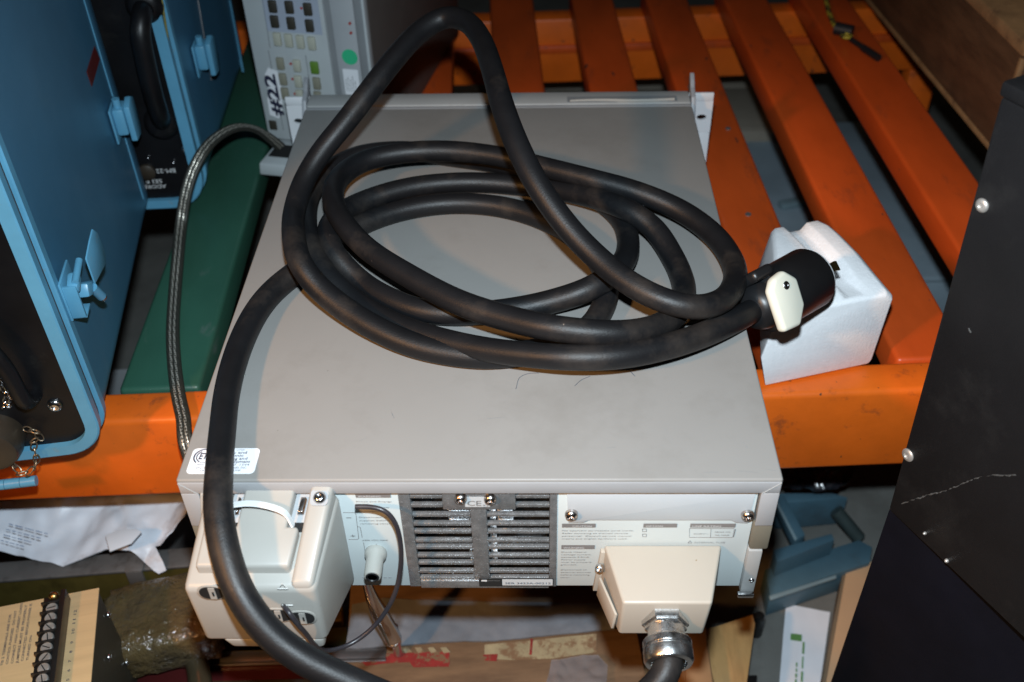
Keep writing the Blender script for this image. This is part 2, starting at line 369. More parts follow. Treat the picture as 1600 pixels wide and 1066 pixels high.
# rear edge of the cover is a folded frame: top lip and the two corner posts with mitre seams
bm = NB(); bxx(bm, -W+.001, W-.001, -.0022, -.0011, T-.0132, T-.002, .0004); obj('top_lip', bm, 'flange_grey', ps, 35)
for s in (-1, 1):
    bm = NB(); bxx(bm, s*(W-.0136), s*(W-.001), -.0022, -.0011, T-.0488, T-.0136, .0004); obj('corner_post', bm, 'flange_grey', ps, 35)
    bm = NB(); a = V((s*(W-.0012), -.0024, T-.0022)); b = V((s*(W-.0132), -.0024, T-.0132)); cyl(bm, a, b, .00035, 6); obj('mitre_seam', bm, 'frame_grey', ps)
    bm = NB(); bxx(bm, s*(W-.0140), s*(W+.0002), -.0012, .02, T-.0780, T-.0492, .002); obj('side_strap_cap', bm, 'khaki_strap', ps, 35)
    bm = NB(); bxx(bm, s*(W-.0142), s*(W-.0035), -.002, .03, S+.0012, T-.0783, .0012); obj('lower_trim', bm, 'frame_grey', ps, 35)
    bm = NB(); screw(bm, (s*(W-.0075), -.002, S+.0185), (0, -1, 0), .0022, .0016); obj('rivet', bm, 'bright_metal', ps, 40)
bm = NB(); bxx(bm, W-.0165, W-.004, -.006, -.0022, S+.0002, S+.0045, .0008); obj('foot_tab', bm, 'bright_metal', ps, 35)
# rear panel (recessed a touch inside the frame); y = PY
PYV = .0025
def pp(x, y, yy=PYV): return aty(x, y, yy)
pL, pR = -W+.0144, W-.0144
gl0, gl1 = -.0580, .0562        # grille opening
zt, zb = T-.0136, S+.0045
bm = NB(); bxx(bm, pL, gl0, PYV, .011, zb, zt, .0004); obj('rear_panel', bm, 'panel_pale', ps, 35)
bm = NB(); bxx(bm, gl1, pR, PYV, .011, zb, zt, .0004); obj('rear_panel', bm, 'panel_pale', ps, 35)
# the removable interface plate upper right
a = pp(886, 771); b = pp(1180, 771); c = pp(1168, 816); d = pp(1150, 815); e = pp(1142, 811); f_ = pp(920, 811); g = pp(912, 815); h = pp(888, 815)
bm = NB(); prism(bm, [V((p.x, PYV-.0001, p.z)) for p in (a, b, c, d, e, f_, g, h)], (0, -.0011, 0), .0002); obj('cover_plate', bm, 'plate_pale', ps, 35)
for (x, y) in ((893, 808), (1169, 809)):
    p = pp(x, y, -.002); bm = NB(); screw(bm, (p.x, PYV-.0012, p.z), (0, -1, 0), .0048, .0045); obj('screw', bm, 'screw_steel', ps, 40)
# grille: dark cavity, frame, bars each on its own, spine
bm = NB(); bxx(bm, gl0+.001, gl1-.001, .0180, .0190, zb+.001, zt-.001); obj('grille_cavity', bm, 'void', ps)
bm = NB(); bxx(bm, gl0, gl0+.0085, .0015, .0095, zb, zt, .0006); obj('grille_side', bm, 'grille_paint', ps, 35)
bm = NB(); bxx(bm, gl1-.0055, gl1, .0015, .0095, zb, zt, .0006); obj('grille_side', bm, 'grille_paint', ps, 35)
sx0, sx1 = -.0068, .0048
bm = NB(); bxx(bm, sx0, sx1, .0008, .009, zb+.0001, zt, .0006); obj('grille_spine', bm, 'grille_paint', ps, 35)
bm = NB(); bxx(bm, gl0+.0087, gl1-.0057, .0004, .009, zb-.0005, zb+.0085, .0006); obj('grille_bottom', bm, 'grille_paint', ps, 35)
bm = NB(); bxx(bm, -.0262, .0262, .0002, .0088, T-.0335, T-.0138, .0006); obj('grille_top_plate', bm, 'grille_paint', ps, 35)
for cy in (180, 255, 335, 410, 475, 550, 605, 675, 735, 805, 860):
    z = pp(740, 740+cy/5.33).z - .0006
    for x0, x1 in ((gl0+.0087, sx0-.0002), (sx1+.0002, gl1-.0057)):
        if cy < 300:
            if x0 < 0: x1 = -.0264
            else: x0 = .0264
        bm = NB(); bxx(bm, x0, x1, .0012, .0046, z-.0015, z+.0015, .0005); obj('grille_bar', bm, 'grille_paint', ps, 35)
for x0, x1, z0, z1 in ((.0062, .0112, T-.112, T-.040), (-.024, -.0075, T-.062, T-.045), (.012, .024, T-.062, T-.045), (-.0105, -.0070, T-.105, T-.088), (-.047, -.008, T-.0905, T-.0885), (.007, .049, T-.0995, T-.0975), (-.046, -.022, T-.1105, T-.1085), (.012, .049, T-.0785, T-.0765)):
    bm = NB(); bxx(bm, x0, x1, .0100, .0175, z0, z1, .0006); obj('fin_and_glint_strip', bm, 'bright_metal', ps, 35)  # metal behind the bars; thin lower strips stand in for glints on bar edges
for (x, y) in ((720, 777), (766, 778)):
    p = pp(x, y, 0); bm = NB(); screw(bm, (p.x, .0001, p.z), (0, -1, 0), .0046, .0045); obj('screw', bm, 'screw_steel', ps, 40)
XD = V((1, 0, 0)); ZD = V((0, 0, 1))
def fl_quad(name, x0, y0, x1, y1, m, yy=PYV-.0004, r=.0004):
    a = pp(x0, y1, yy); b = pp(x1, y0, yy); ww, hh = b.x-a.x, b.z-a.z
    bm = NB(); plate(bm, frame(((a.x+b.x)/2, yy, (a.z+b.z)/2), XD, ZD), rrect(ww, hh, min(r, hh/3)), .0002); return obj(name, bm, m, ps)
def ptext(body, x, y, hpx, m='print_faint', wpx=None, yy=PYV-.0006, align='LEFT', bold=0, name='lettering'):
    a = pp(x, y, yy); k = (pp(x+10, y, yy).x-a.x)/10
    return text(body, hpx*k*1.35, m, ps, a, XD, ZD, width=wpx*k if wpx else None, align=align, bold=bold, name=name)
# CE mark
p = fl_quad('mark_plate', 727, 776.5, 765, 792, 'label_silver', -.0002)
ptext('CE', 729.5, 790, 12, 'print_grey', 22, yy=-.0006, bold=.012); ptext('92', 754, 791, 4.5, 'print_grey', 9, yy=-.0006)
# serial plate
fl_quad('serial_plate', 749, 904, 865, 916, 'label_black', -.0001); fl_quad('serial_field', 785, 905.5, 863.5, 914.5, 'label_silver', -.0004)
ptext('SER 3423A-00212', 789, 912.6, 4.8, 'print_dark', 71, yy=-.0008)
for xx in (751, 757): pass
p = pp(752.5, 907.5, -.0005)
bm = NB(); plate(bm, frame(p+V((.0020, 0, 0)), XD, ZD), rrect(.0046, .0018, .0008), .0002); obj('emblem', bm, 'print_white', ps)
ptext('hp', 753.4, 909.0, 2.4, 'label_black', 3.4, yy=-.0010)
ptext('HEWLETT PACKARD', 762, 907.8, 1.9, 'print_faint', 19, yy=-.0005)
# left text block
fl_quad('print_bar', 556, 771.5, 610, 777.5, 'print_grey'); ptext('WARNING', 559, 777, 4.4, 'print_white', 36)
for i, s in enumerate(('Shock and Energy', 'Hazard', 'Output terminals may', 'be energized', 'Disconnect all', 'supplies before', 'removing covers')):
    y = (784.5, 788.5, 793.5, 800, 809, 814, 819)[i]; ptext(s, 556+i*1.1, y, 3.3, 'print_faint', (56, 18, 50, 36, 44, 46, 50)[i])
def pline(pts, r=.00022, m='print_grey'):
    bm = NB(); P = [pp(x, y, PYV-.0003) for x, y in pts]; tube(bm, P, r, 5); return obj('printed_line', bm, m, ps)
pline([(536, 801), (554, 801), (556, 803), (560.5, 841), (559, 843), (545, 843)]); pline([(559, 823), (563, 824), (566, 840)]); pline([(568, 848), (570.5, 862), (572, 865.5), (576, 866)])
ptext('-', 540, 811, 11, 'print_grey', 8); ptext('+', 547, 840, 9, 'print_grey', 8); ptext('±200 VDC MAX', 566, 845, 3.4, 'print_grey', 40)
pline([(584, 853.5), (592, 853.5)]); pline([(588, 850), (588, 855)]); pline([(586, 855), (590, 855)])
a = pp(566, 903, PYV-.0004); dashes(ps, 'print_faint', a, XD, ZD, .024, .0009)
# right text block
fl_quad('print_bar', 878, 818.2, 931, 824, 'print_grey'); ptext('CAUTION', 894, 823.4, 4.3, 'print_white', 30); 
pline([(881, 823), (884, 819.5), (887, 823), (881, 823)], .0002, 'print_white')
for i, s in enumerate(('No operator serviceable parts inside.', 'Refer servicing to trained service', 'personnel.  Consult service manual', 'metric and english hardware used.')):
    ptext(s, 877.5, 829.8+i*4.25, 3.2, 'print_faint', (112, 103, 108, 102)[i])
fl_quad('print_bar', 877, 851.8, 929.5, 857.8, 'print_grey'); ptext('WARNING', 880.5, 857.2, 4.3, 'print_white', 32)
for i, s in enumerate(('Shock Hazard', 'Leakage current', 'exceeds 3.5mA', 'Power supply', 'must be properly', 'grounded.', '', 'Disconnect all', 'external sources', 'before removing', 'cover.')):
    if s: ptext(s, 876.5-i*.12, 863.3+i*3.95, 3.2, 'print_faint', (39, 46, 44, 38, 48, 25, 1, 40, 47, 45, 15)[i])
fl_quad('print_bar', 1005, 818.2, 1058.5, 824, 'print_grey'); ptext('OPTION', 1009, 823.4, 4.3, 'print_white', 26)
for y in (826.8, 834.8): pline([(1004, y), (1010, y), (1010, y+4), (1004, y+4), (1004, y)])
fl_quad('print_bar', 1078, 818.2, 1150, 824, 'print_grey'); ptext('LINE RATING', 1081, 823.4, 4.3, 'print_white', 45)
pline([(1077.5, 826), (1147, 826), (1144.5, 840), (1077, 840), (1077.5, 826)]); pline([(1111, 826), (1110, 840)])
ptext('208V~', 1083, 835, 3.2, 'print_faint', 24); ptext('48/63 Hz', 1116, 832, 3.2, 'print_faint', 25); ptext('9A MAX', 1117, 837, 3.2, 'print_faint', 22)
pline([(1149, 827), (1146, 839)], .0004); ptext('INTERNAL FUSE', 1084, 848.5, 3.6, 'print_faint', 48); pline([(1075, 848.5), (1078, 845), (1081, 848.5), (1075, 848.5)])
# binding post
p0 = pp(587, 866, 0); m = frame((p0.x, PYV, p0.z), (1, 0, 0), (0, 0, 1)); m = frame((p0.x, PYV, p0.z), (1, 0, 0), (0, 0, 1), (0, -1, 0))
bm = NB(); lathe(bm, [(.0082, 0), (.0086, .002), (.0082, .005), (.0066, .0075), (.0066, .022), (.0060, .0234), (.0052, .0236)], m, 22); po = obj('binding_post', bm, 'ptfe', ps, 40)
bm = NB(); lathe(bm, [(.0051, .0225), (.0051, .0242), (.0040, .0244), (.0036, .0236), (.0001, .0236)], m, 20); obj('post_tip', bm, 'plug_black', po, 40)
# ETL style label on the cover, near left corner
c4 = [atz(x, y, T+.0002) for x, y in ((304.5, 700.5), (407, 701), (397, 740.5), (288.5, 740.5))]
lx0, lx1 = (c4[0].x+c4[3].x)/2, (c4[1].x+c4[2].x)/2; ly0, ly1 = (c4[2].y+c4[3].y)/2, (c4[0].y+c4[1].y)/2
lw, lh = lx1-lx0, ly1-ly0
bm = NB(); plate(bm, frame(((lx0+lx1)/2, (ly0+ly1)/2, T+.0001), (1, 0, 0), (0, 1, 0)), rrect(lw, lh, .0035), .0002); lab = obj('listing_label', bm, 'label_white', ps)
def lt(body, u, v, h, wd=None, bold=0, al='LEFT', shear=0, m='print_dark'):
    text(body, h*1.35, m, ps, V((lx0+u*lw, ly0+v*lh, T+.0004)), (1, 0, 0), (0, 1, 0), wd*lw if wd else None, al, bold=bold, shear=shear)
lcx, lcy = lx0+.205*lw, ly0+.66*lh
for r0, r1 in ((.0076, .0068),):
    bm = NB(); arc = [V((lcx+.0074*math.cos(R(a))*1.05, lcy+.0074*math.sin(R(a)), T+.0004)) for a in range(-50, 231, 8)]; tube(bm, arc, .00055, 6); obj('emblem_ring', bm, 'print_dark', ps, 60)
    bm = NB(); arc = [V((lcx+.0056*math.cos(R(a))*1.05, lcy+.0056*math.sin(R(a)), T+.0004)) for a in range(120, 241, 8)]; tube(bm, arc, .00042, 6); obj('emblem_ring', bm, 'print_dark', ps, 60)
lt('ETL', .115, .56, .0062, .18, .03, shear=.15)
lt('LISTED', .14, .40, .0013, .10); lt('590730', .12, .31, .0016, .11)
lt('ETL TESTING LABORATORIES, INC.', .13, .18, .0021, .74); lt('CORTLAND, NEW YORK   13045', .17, .08, .0019, .62)
for i, (s, wd) in enumerate((('-LISTED-', .14), ('Electric and', .44), ('Electronic', .38), ('Measuring and', .50), ('Testing Equipment', .60), ('UL STD. 1244', .44))):
    lt(s, (.78, .82-.0, .78, .85, .90, .90)[i], (.90, .77, .65, .53, .41, .30)[i], (.0013, .0027, .0027, .0027, .0027, .0019)[i], wd, .012 if 0 < i < 5 else 0, 'RIGHT')
# front frame, seen at the far end: grooved bezel band and rack ears
FE = .572
bm = NB(); bxx(bm, -W, W, D+.0002, D+.0085, S+.002, T-.0012, .0015); obj('front_trim', bm, 'flange_grey', ps, 35)
bm = NB(); bxx(bm, -W, W, D+.0092, FE+.004, S+.002, T-.0004, .002); obj('front_frame', bm, 'frame_grey', ps, 35)
bm = NB(); bxx(bm, -W+.004, W-.004, D+.0086, D+.0091, S+.004, T-.006); obj('groove', bm, 'inst_dark', ps)
a = atz(886, 152, T); b = atz(1058, 157, T)
bm = NB(); bxx(bm, a.x, b.x, D+.011, D+.024, T-.0003, T+.0002, 0); obj('name_recess', bm, 'inst_dark', ps)
pth = [V((a.x+.003+(b.x-a.x-.006)*t/8, D+.0128+.0012*math.sin(t*.9), T+.0008)) for t in range(9)]
bm = NB(); tube(bm, pth, lambda L: .0012+.0009*min(1, L/.05), 6); obj('tape_remnant', bm, 'plastic_cream', ps, 40)
for s in (-1, 1):
    # ear with rack hole: ring of quads round an oval slot
    x0, x1 = (W+.0005, .2413) if s > 0 else (-.2413, -W-.0005)
    t = bmesh.new(); hz = T-.032; hx = s*.2300; n = 24
    def edgept(a):
        dx, dz = math.cos(a), math.sin(a); k = min(((x1-hx)/dx if dx > 1e-6 else (x0-hx)/dx if dx < -1e-6 else 9), (.02/abs(dz) if abs(dz) > 1e-6 else 9)); return V((hx+dx*k, FE, hz+dz*k))
    rg = []
    for yy in (0, .003):
        for kind in (0, 1):
            row = []
            for i in range(n):
                a_ = 2*math.pi*i/n+.01; row.append(t.verts.new(V((hx+.0055*math.cos(a_), FE+yy, hz+.0034*math.sin(a_))) if kind == 0 else edgept(a_)+V((0, yy, 0))))
            rg.append(row)
    for q1, q2 in ((rg[0], rg[1]), (rg[2], rg[3]), (rg[0], rg[2]), (rg[1], rg[3])):
        for i in range(n): t.faces.new((q1[i], q1[(i+1) % n], q2[(i+1) % n], q2[i]))
    bxx(t, x0, x1, FE-.0001, FE+.003, hz+.02, T-.002, .0008); bxx(t, x0, x1, FE-.0001, FE+.003, S+.002, hz-.02, .0008)
    obj('rack_ear', t, 'ear_white', ps, 35)
    # bent handle bracket standing up beside the ear
    hx = s*(W+.0035); bm = NB()
    prof = [(FE-.026, T-.040), (FE-.024, T-.012), (FE-.016, T+.002), (FE-.002, T+.006), (FE+.004, T+.012), (FE+.012, T+.017), (FE+.016, T+.012), (FE+.014, T+.004), (FE+.010, T-.040)]
    prism(bm, [V((hx-.0024, y, z)) for y, z in prof], (.0048, 0, 0), .0008); obj('handle_bracket', bm, 'bracket_grey', ps, 35)
    bm = NB(); screw(bm, (hx+s*.0017, FE-.012, T-.022), (s, 0, 0), .005, .0025); obj('screw', bm, 'screw_steel', ps, 40)

# output terminal cover, moulded cream plastic, hung on the left of the rear panel
tcv = NB()
yf = -.064
xl0, xr0 = -.1965, -.0992            # at the panel
xl1, xr1 = -.2010, -.1095            # at the front
zt0, zt1, zb1 = T-.016, T-.040, S+.028
hexa(tcv, [V((xl1+.002, yf+.001, zb1)), V((xr1-.001, yf+.001, zb1)), V((xr0, .0015, S+.014)), V((xl0, .0015, S+.014)),
           V((xl1, yf, zt1)), V((xr1, yf, zt1)), V((xr0, .0015, zt0)), V((xl0, .0015, zt0))], .0045, 3)
cov = obj('terminal_cover', tcv, 'plastic_cream', ps, 40)
def onTop(u, v, lift=0):   # u 0..1 left-right, v 0..1 panel-front on the sloping top
    a = V((xl0, .0015, zt0)).lerp(V((xl1, yf, zt1)), v); b = V((xr0, .0015, zt0)).lerp(V((xr1, yf, zt1)), v); return a.lerp(b, u)+V((0, 0, lift))
# raised middle ledge with its rounded nose, slots either side of the strap tab
def lump(name, u0, u1, v0, v1, base, top, m='plastic_cream', bev=.004, par=None, e=.012, top2=None):
    bm = NB(); t2 = top if top2 is None else top2
    hexa(bm, [onTop(u0, v0, base), onTop(u1, v0, base), onTop(u1, v1, base), onTop(u0, v1, base), onTop(u0+e, v0, top), onTop(u1-e, v0, top), onTop(u1-e, v1-e, t2), onTop(u0+e, v1-e, t2)], bev, 4 if bev else 1)
    return obj(name, bm, m, par or cov, 50)
LP = [(.085, .02), (.228, .02), (.228, .43), (.322, .43), (.322, .02), (.69, .02), (.69, .43), (.785, .43), (.785, .84), (.085, .84)]
bm = NB(); prism(bm, [onTop(u, v, -.009) for u, v in LP], (0, 0, .0168), .0024, 3); obj('cover_ledge', bm, 'plastic_cream', cov, 50)
lump('cover_rib', .80, .985, .01, .985, -.01, .0120, bev=.0035, e=.01, top2=.0030)
for u0, u1 in ((.232, .318), (.692, .802)):
    lump('cover_slot', u0, u1, .02, .425, -.004, .0004, 'inst_plate', 0, e=0); lump('slot_floor', u0+.004, u1-.004, .33, .425, .0002, .0009, 'void', 0, e=0)
    lump('lug', u0+.035, u1-.020, .08, .25, .0003, .0035, 'bright_metal', .0006, e=.01)
# screw pocket upper right
bm = NB(); p = onTop(.895, .16, .0103); plate(bm, frame(p, (1, 0, 0), (0, 1, .38)), rrect(.0125, .012, .003), .0008); obj('screw_pocket', bm, 'inst_plate', cov)
bm = NB(); n_ = V((0, -.3, 1)); screw(bm, onTop(.90, .17, .0110), n_, .0046, .0036); obj('screw', bm, 'bright_metal', cov, 40)
# cable strap
zp = [onTop(.20, .34, .005), onTop(.185, .33, .0125), onTop(.25, .315, .0165), onTop(.40, .30, .0185), onTop(.55, .315, .0175), onTop(.68, .35, .0135), onTop(.735, .40, .004)]
bm = NB(); zp = smoothpath(zp, .003)
t = bmesh.new(); prev = None
for i, q in enumerate(zp):
    d = (zp[min(i+1, len(zp)-1)]-zp[max(i-1, 0)]).normalized(); wv = V((0, .0026, -.0006)); nn = d.cross(wv).normalized()*.0006
    ring = [t.verts.new(q+s) for s in (wv+nn, -wv+nn, -wv-nn, wv-nn)]
    if prev:
        for k in range(4): t.faces.new((prev[k], prev[(k+1) % 4], ring[(k+1) % 4], ring[k]))
    prev = ring
obj('cable_strap', t, 'white_nylon', ps, 50)
bm = NB(); box(bm, onTop(.195, .335, .0115), (.0065, .0075, .007), .0012); obj('strap_head', bm, 'white_nylon', ps, 40)
# front face of the cover: lead openings, triangle mark
fm = frame(V(((xl1+xr1)/2, yf-.0006, (zt1+zb1)/2)), (1, 0, 0), (0, -.016, 1))
def slot(cx, cz, w_, h_):
    mm = fm @ Matrix.Translation((cx, cz, 0)); bm = NB()
    plate(bm, mm, rrect(w_+.003, h_+.003, (h_+.003)/2.1), .0008, .0003); s = obj('slot_lip', bm, 'plastic_cream', cov, 40)
    bm = NB(); plate(bm, mm @ Matrix.Translation((0, 0, .0006)), rrect(w_, h_, h_/2.1), .0006); obj('slot_opening', bm, 'void', cov)
    bm = NB(); plate(bm, mm @ Matrix.Translation((.0008, 0, .001)), rrect(.0044, h_*.96, .0003), .0007); t_ = obj('slot_tongue', bm, 'plastic_cream', cov)
    bm = NB(); plate(bm, mm @ Matrix.Translation((.0014, .0, .0018)), rrect(.0012, h_*.34, .0002), .0003); obj('tongue_slit', bm, 'void', cov)
def front_at(x, y): p = fm.inverted() @ atpl(x, y, fm.translation, fm.to_3x3() @ V((0, 0, 1))); return p.x, p.y
for x, y, ww in ((331, 925, .0150), (384, 929, .0140), (434, 960, .0170), (472, 964, .0160)):
    cx, cz = front_at(x, y); slot(cx, cz, ww*1.12, .0132)
tri = [front_at(x, y) for x, y in ((434, 919), (441.5, 910.5), (450, 919), (434, 919))]
bm = NB(); tube(bm, [fm @ V((a, b, .0005)) for a, b in tri], .00035, 6); obj('triangle_mark', bm, 'moulded_mark', cov)
for x0, x1 in ((441, 449), (450, 458)):
    a = front_at(x0, 945); b = front_at(x1, 945); bm = NB(); tube(bm, [fm @ V((a[0], a[1], .0004)), fm @ V((b[0], b[1], .0004))], .0004, 6); obj('moulded_dash', bm, 'moulded_mark', cov)
# lower tail of the cover
bm = NB(); a = atpl(358, 1008, V((0, yf, 0)), V((0, 1, 0)))
hexa(bm, [V((xl1+.020, yf+.002, S+.018)), V((xr1-.004, yf+.002, S+.018)), V((xr1-.002, -.01, S+.016)), V((xl1+.016, -.01, S+.016)), V((xl1+.014, yf+.001, zb1+.003)), V((xr1-.003, yf+.001, zb1+.003)), V((xr1, -.01, zb1+.003)), V((xl1+.012, -.01, zb1+.003))], .003, 3)
obj('cover_skirt', bm, 'plastic_cream', cov, 40)
# left strain tab between the cover and the trim
bm = NB(); prism(bm, [V((xl0-.001, -.004, T-.012)), V((xl0+.010, -.004, T-.012)), V((xl0+.004, -.010, T-.060)), V((xl0-.009, -.012, T-.075)), V((xl0-.006, -.008, T-.045))], (0, .003, 0), .001); obj('cover_ear', bm, 'plastic_cream', cov, 40)

# mains box, cream, tapered, on the right of the rear panel
yl = -.050
lx = (.0915, .1790, .1020, .1652); lzt, lzb = T-.0750, S+.007
bm = NB(); hexa(bm, [V((lx[2]-.001, yl, S+.018)), V((lx[3]-.003, yl, S+.018)), V((lx[1]-.004, .0015, lzb)), V((lx[0]-.003, .0015, lzb)),
                     V((lx[2], yl, lzt)), V((lx[3], yl, lzt)), V((lx[1], .0015, lzt)), V((lx[0], .0015, lzt))], .0022, 3)
mb = obj('mains_box', bm, 'box_cream', ps, 40)
# flange along its left foot with the slot and a screw
bm = NB(); hexa(bm, [V((lx[0]-.007, -.003, lzb-.002)), V((lx[0]-.001, -.003, lzb-.002)), V((lx[0]-.001, .0015, lzb-.002)), V((lx[0]-.007, .0015, lzb-.002)), V((lx[0]-.0025, -.003, lzt-.004)), V((lx[0]+.001, -.003, lzt-.004)), V((lx[0]+.001, .0015, lzt-.004)), V((lx[0]-.0025, .0015, lzt-.004))], .0006); obj('box_flange', bm, 'box_cream', mb, 40)
bm = NB(); hexa(bm, [V((lx[2]-.0065, yl+.004, S+.019)), V((lx[2]-.0045, yl+.004, S+.019)), V((lx[0]-.003, -.012, lzb+.006)), V((lx[0]-.005, -.012, lzb+.006)), V((lx[2]-.0045, yl+.004, lzt-.020)), V((lx[2]-.0025, yl+.004, lzt-.020)), V((lx[0]-.002, -.012, lzt-.022)), V((lx[0]-.004, -.012, lzt-.022))], .0006); obj('box_side_wall', bm, 'box_cream', mb, 40)
bm = NB(); screw(bm, (lx[0]-.0028, -.006, lzt-.018), (-.5, -1, .5), .0035, .004); obj('screw', bm, 'bright_metal', mb, 40)
# conduit gland
gx, gz = .1335, lzt-.022
gm = frame((gx, yl, gz), (1, 0, 0), (0, 0, 1), (0, -1, 0))
gt = Matrix.Rotation(R(8), 4, 'X'); gm = gm @ gt
gland = NB(); lathe(gland, [(.0170, -.004), (.0170, .003), (.0150, .0035), (.0150, .006)], gm, 6); gl = obj('gland_nut', gland, 'zinc', ps, 30)
bm = NB(); lathe(bm, [(.0128, .004), (.0132, .006), (.0132, .016), (.0140, .018), (.0140, .020)], gm, 28); obj('gland_body', bm, 'zinc', gl, 40)
bm = NB(); lathe(bm, [(.0168, .0155), (.0175, .0165), (.0175, .0205), (.0166, .0212), (.0166, .0222), (.0176, .0232), (.0176, .0300), (.0165, .0322), (.0130, .0328), (.0126, .026)], gm, 30); obj('compression_nut', bm, 'zinc', gl, 30)
gend = gm @ V((0, 0, .026)); gdir = (gm.to_3x3() @ V((0, 0, 1))).normalized()

# ------------------------------------------------------------------ heavy power cord coiled on top
CR = .0100
A = [(1180, 483, .006), (1150, 500, .014), (1100, 523, .020), (1045, 541, .026), (970, 556, .031), (895, 559, .032), (820, 554, .026), (745, 544, .019), (670, 526, .014), (600, 500, .012), (545, 465, .014), (505, 425, .024), (485, 385, .030), (478, 345, .024), (485, 305, .014), (510, 270, .012), (560, 243, .011), (630, 236, .011), (710, 245, .011), (790, 258, .011), (870, 282, .011), (935, 312, .012),
     (972, 345, .012), (982, 380, .014), (968, 418, .026), (925, 450, .026), (860, 472, .016), (800, 484, .012), (740, 490, .012), (670, 488, .012), (610, 468, .012), (560, 437, .013), (520, 395, .029), (513, 362, .030), (535, 332, .014), (568, 315, .011),
     (605, 302, .012), (660, 290, .012), (745, 285, .012), (845, 294, .012), (920, 307, .022), (980, 328, .030), (1022, 357, .022), (1050, 400, .014), (1066, 435, .013), (1069, 465, .018), (1056, 493, .026), (1022, 512, .034), (970, 521, .042),
     (870, 514, .046), (795, 498, .042), (720, 474, .040), (645, 435, .040), (570, 386, .042), (533, 343, .046), (520, 307, .042), (531, 277, .036), (565, 253, .034), (620, 240, .034), (695, 236, .034), (770, 243, .034), (845, 260, .034), (920, 279, .034), (995, 300, .030), (1065, 330, .022), (1120, 372, .018), (1147, 415, .020), (1146, 448, .029), (1125, 472, .038), (1085, 481, .046), (1040, 471, .050), (985, 444, .054), (940, 409, .060), (897, 367, .072), (860, 320, .088), (830, 272, .104), (806, 222, .118),
     (785, 165, .131), (768, 105, .140), (752, 62, .145), (728, 33, .146), (695, 26, .143), (660, 46, .136), (618, 90, .124), (575, 145, .106), (535, 197, .086), (500, 240, .068), (474, 285, .052), (460, 330, .044), (459, 370, .050), (469, 412, .048), (492, 444, .036), (530, 477, .026), (581, 510, .019), (642, 538, .013), (700, 552, .011), (757, 558, .011), (814, 553, .0107), (878, 537, .0105), (918, 515, .0105), (940, 485, .0105), (950, 455, .0105), (944, 423, .0105), (918, 388, .0105), (880, 358, .0105), (830, 335, .0105), (770, 321, .0105), (705, 318, .0105), (645, 325, .0105), (590, 340, .0105), (543, 362, .0105), (503, 392, .0105), (470, 420, .0105), (435, 447, .0105), (405, 480, .0105), (382, 522, .0105), (364, 572, .0105), (353, 622, .0105), (348, 668, .0103), (344, 708, .0104)]
pts = [atz(x, y, T+h) for x, y, h in A]
e0 = atz(342, 742, T+.0122); d0 = (e0-CAM).dot(F)
pts.append(e0)
for x, y, k in ((340, 772, .32), (342, 810, .58), (350, 855, .78), (365, 907, .93), (390, 953, 1.0), (432, 1001, 1.0), (480, 1034, .98), (535, 1060, .94), (610, 1092, .88)):
    pts.append(atd(x, y, d0+(.672-d0)*k))
ge = gend+gdir*.010
pts += [atd(750, 1135, .690), atd(880, 1160, .70), atd(970, 1140, .700), ge+gdir*.030+V((-.046, 0, -.030)), ge+gdir*.014+V((-.018, 0, -.012)), ge, gend-gdir*.006]
path = relax(smoothpath(pts, .005), 5)
cord = thing('coiled_cable', 'thick black rubber power cord coiled over the grey supply with locking plug', 'power cord', (.05, .2, T))
bm = NB(); tube(bm, path, lambda L: CR*(1+.025*math.sin(L*19)), 18); obj('cable', bm, 'rubber', cord, 80)
# plug: lies on the foam block, blades away to the right
pc = atz(1176, 484, T+.006); pe = atz(1268, 432, T+.000)
pc0 = pc; ax = (pe-pc0).normalized(); sd = ax.cross(V((0, 0, 1))).normalized()
pm = frame(pc0, sd, ax.cross(sd)); pm = frame(pc0, sd, V((0, 0, 1)), ax)
PL = (pe-pc0).length
plug = NB(); lathe(plug, [(.0120, -.004), (.0175, .0), (.0205, .008), (.0210, .012), (.0262, .016), (.0268, PL*.45), (.0272, PL*.93), (.0262, PL*.955)], pm, 36)
pg = obj('plug', plug, 'plug_black', cord, 40)
bm = NB(); lathe(bm, [(.0250, PL*.94), (.0250, PL*.985), (.0242, PL), (.0001, PL)], pm, 36); obj('plug_face', bm, 'plug_face', pg, 40)
for k, a in enumerate((75, 195, 315)):
    bm = NB(); q = pm @ V((.0145*math.cos(R(a)), .0145*math.sin(R(a)), PL)); tx = (pm.to_3x3() @ V((-math.sin(R(a)), math.cos(R(a)), 0)))
    rr = frame(q, tx, ax).to_3x3()
    pts2 = [(-.004, 0), (.004, 0), (.004, .012), (.0065 if k == 0 else .004, .0125), (.0055, .018), (-.003, .018), (-.004, .016)]
    prism(bm, [q+tx*u+ax*v for u, v in pts2], tx.cross(ax)*.0016, 0); obj('blade', bm, 'brass', pg)
# cord clamp, ivory, two halves
for s in (-1, 1):
    cdir = (V((0, -.75, .45)) if s > 0 else V((.2, .8, .35))); cdir = (cdir-ax*cdir.dot(ax)).normalized(); tdir = ax.cross(cdir).normalized()
    cm = frame(pc0+ax*.016+cdir*.0185, ax, tdir, cdir)
    bm = NB(); o_ = [(-.018, -.022), (.003, -.024), (.015, -.010), (.016, .013), (.004, .024), (-.010, .022), (-.018, .014)]
    prism(bm, [cm @ V((u, v, 0)) for u, v in o_], cdir*.0095, .0036, 3); cl = obj('cord_clamp', bm, 'clamp_ivory' if s > 0 else 'plug_black', pg, 40)
    if s > 0: bm = NB(); screw(bm, cm @ V((.0, .012, .0093)), cdir, .0036, .0014); obj('screw', bm, 'bright_metal', pg, 40)

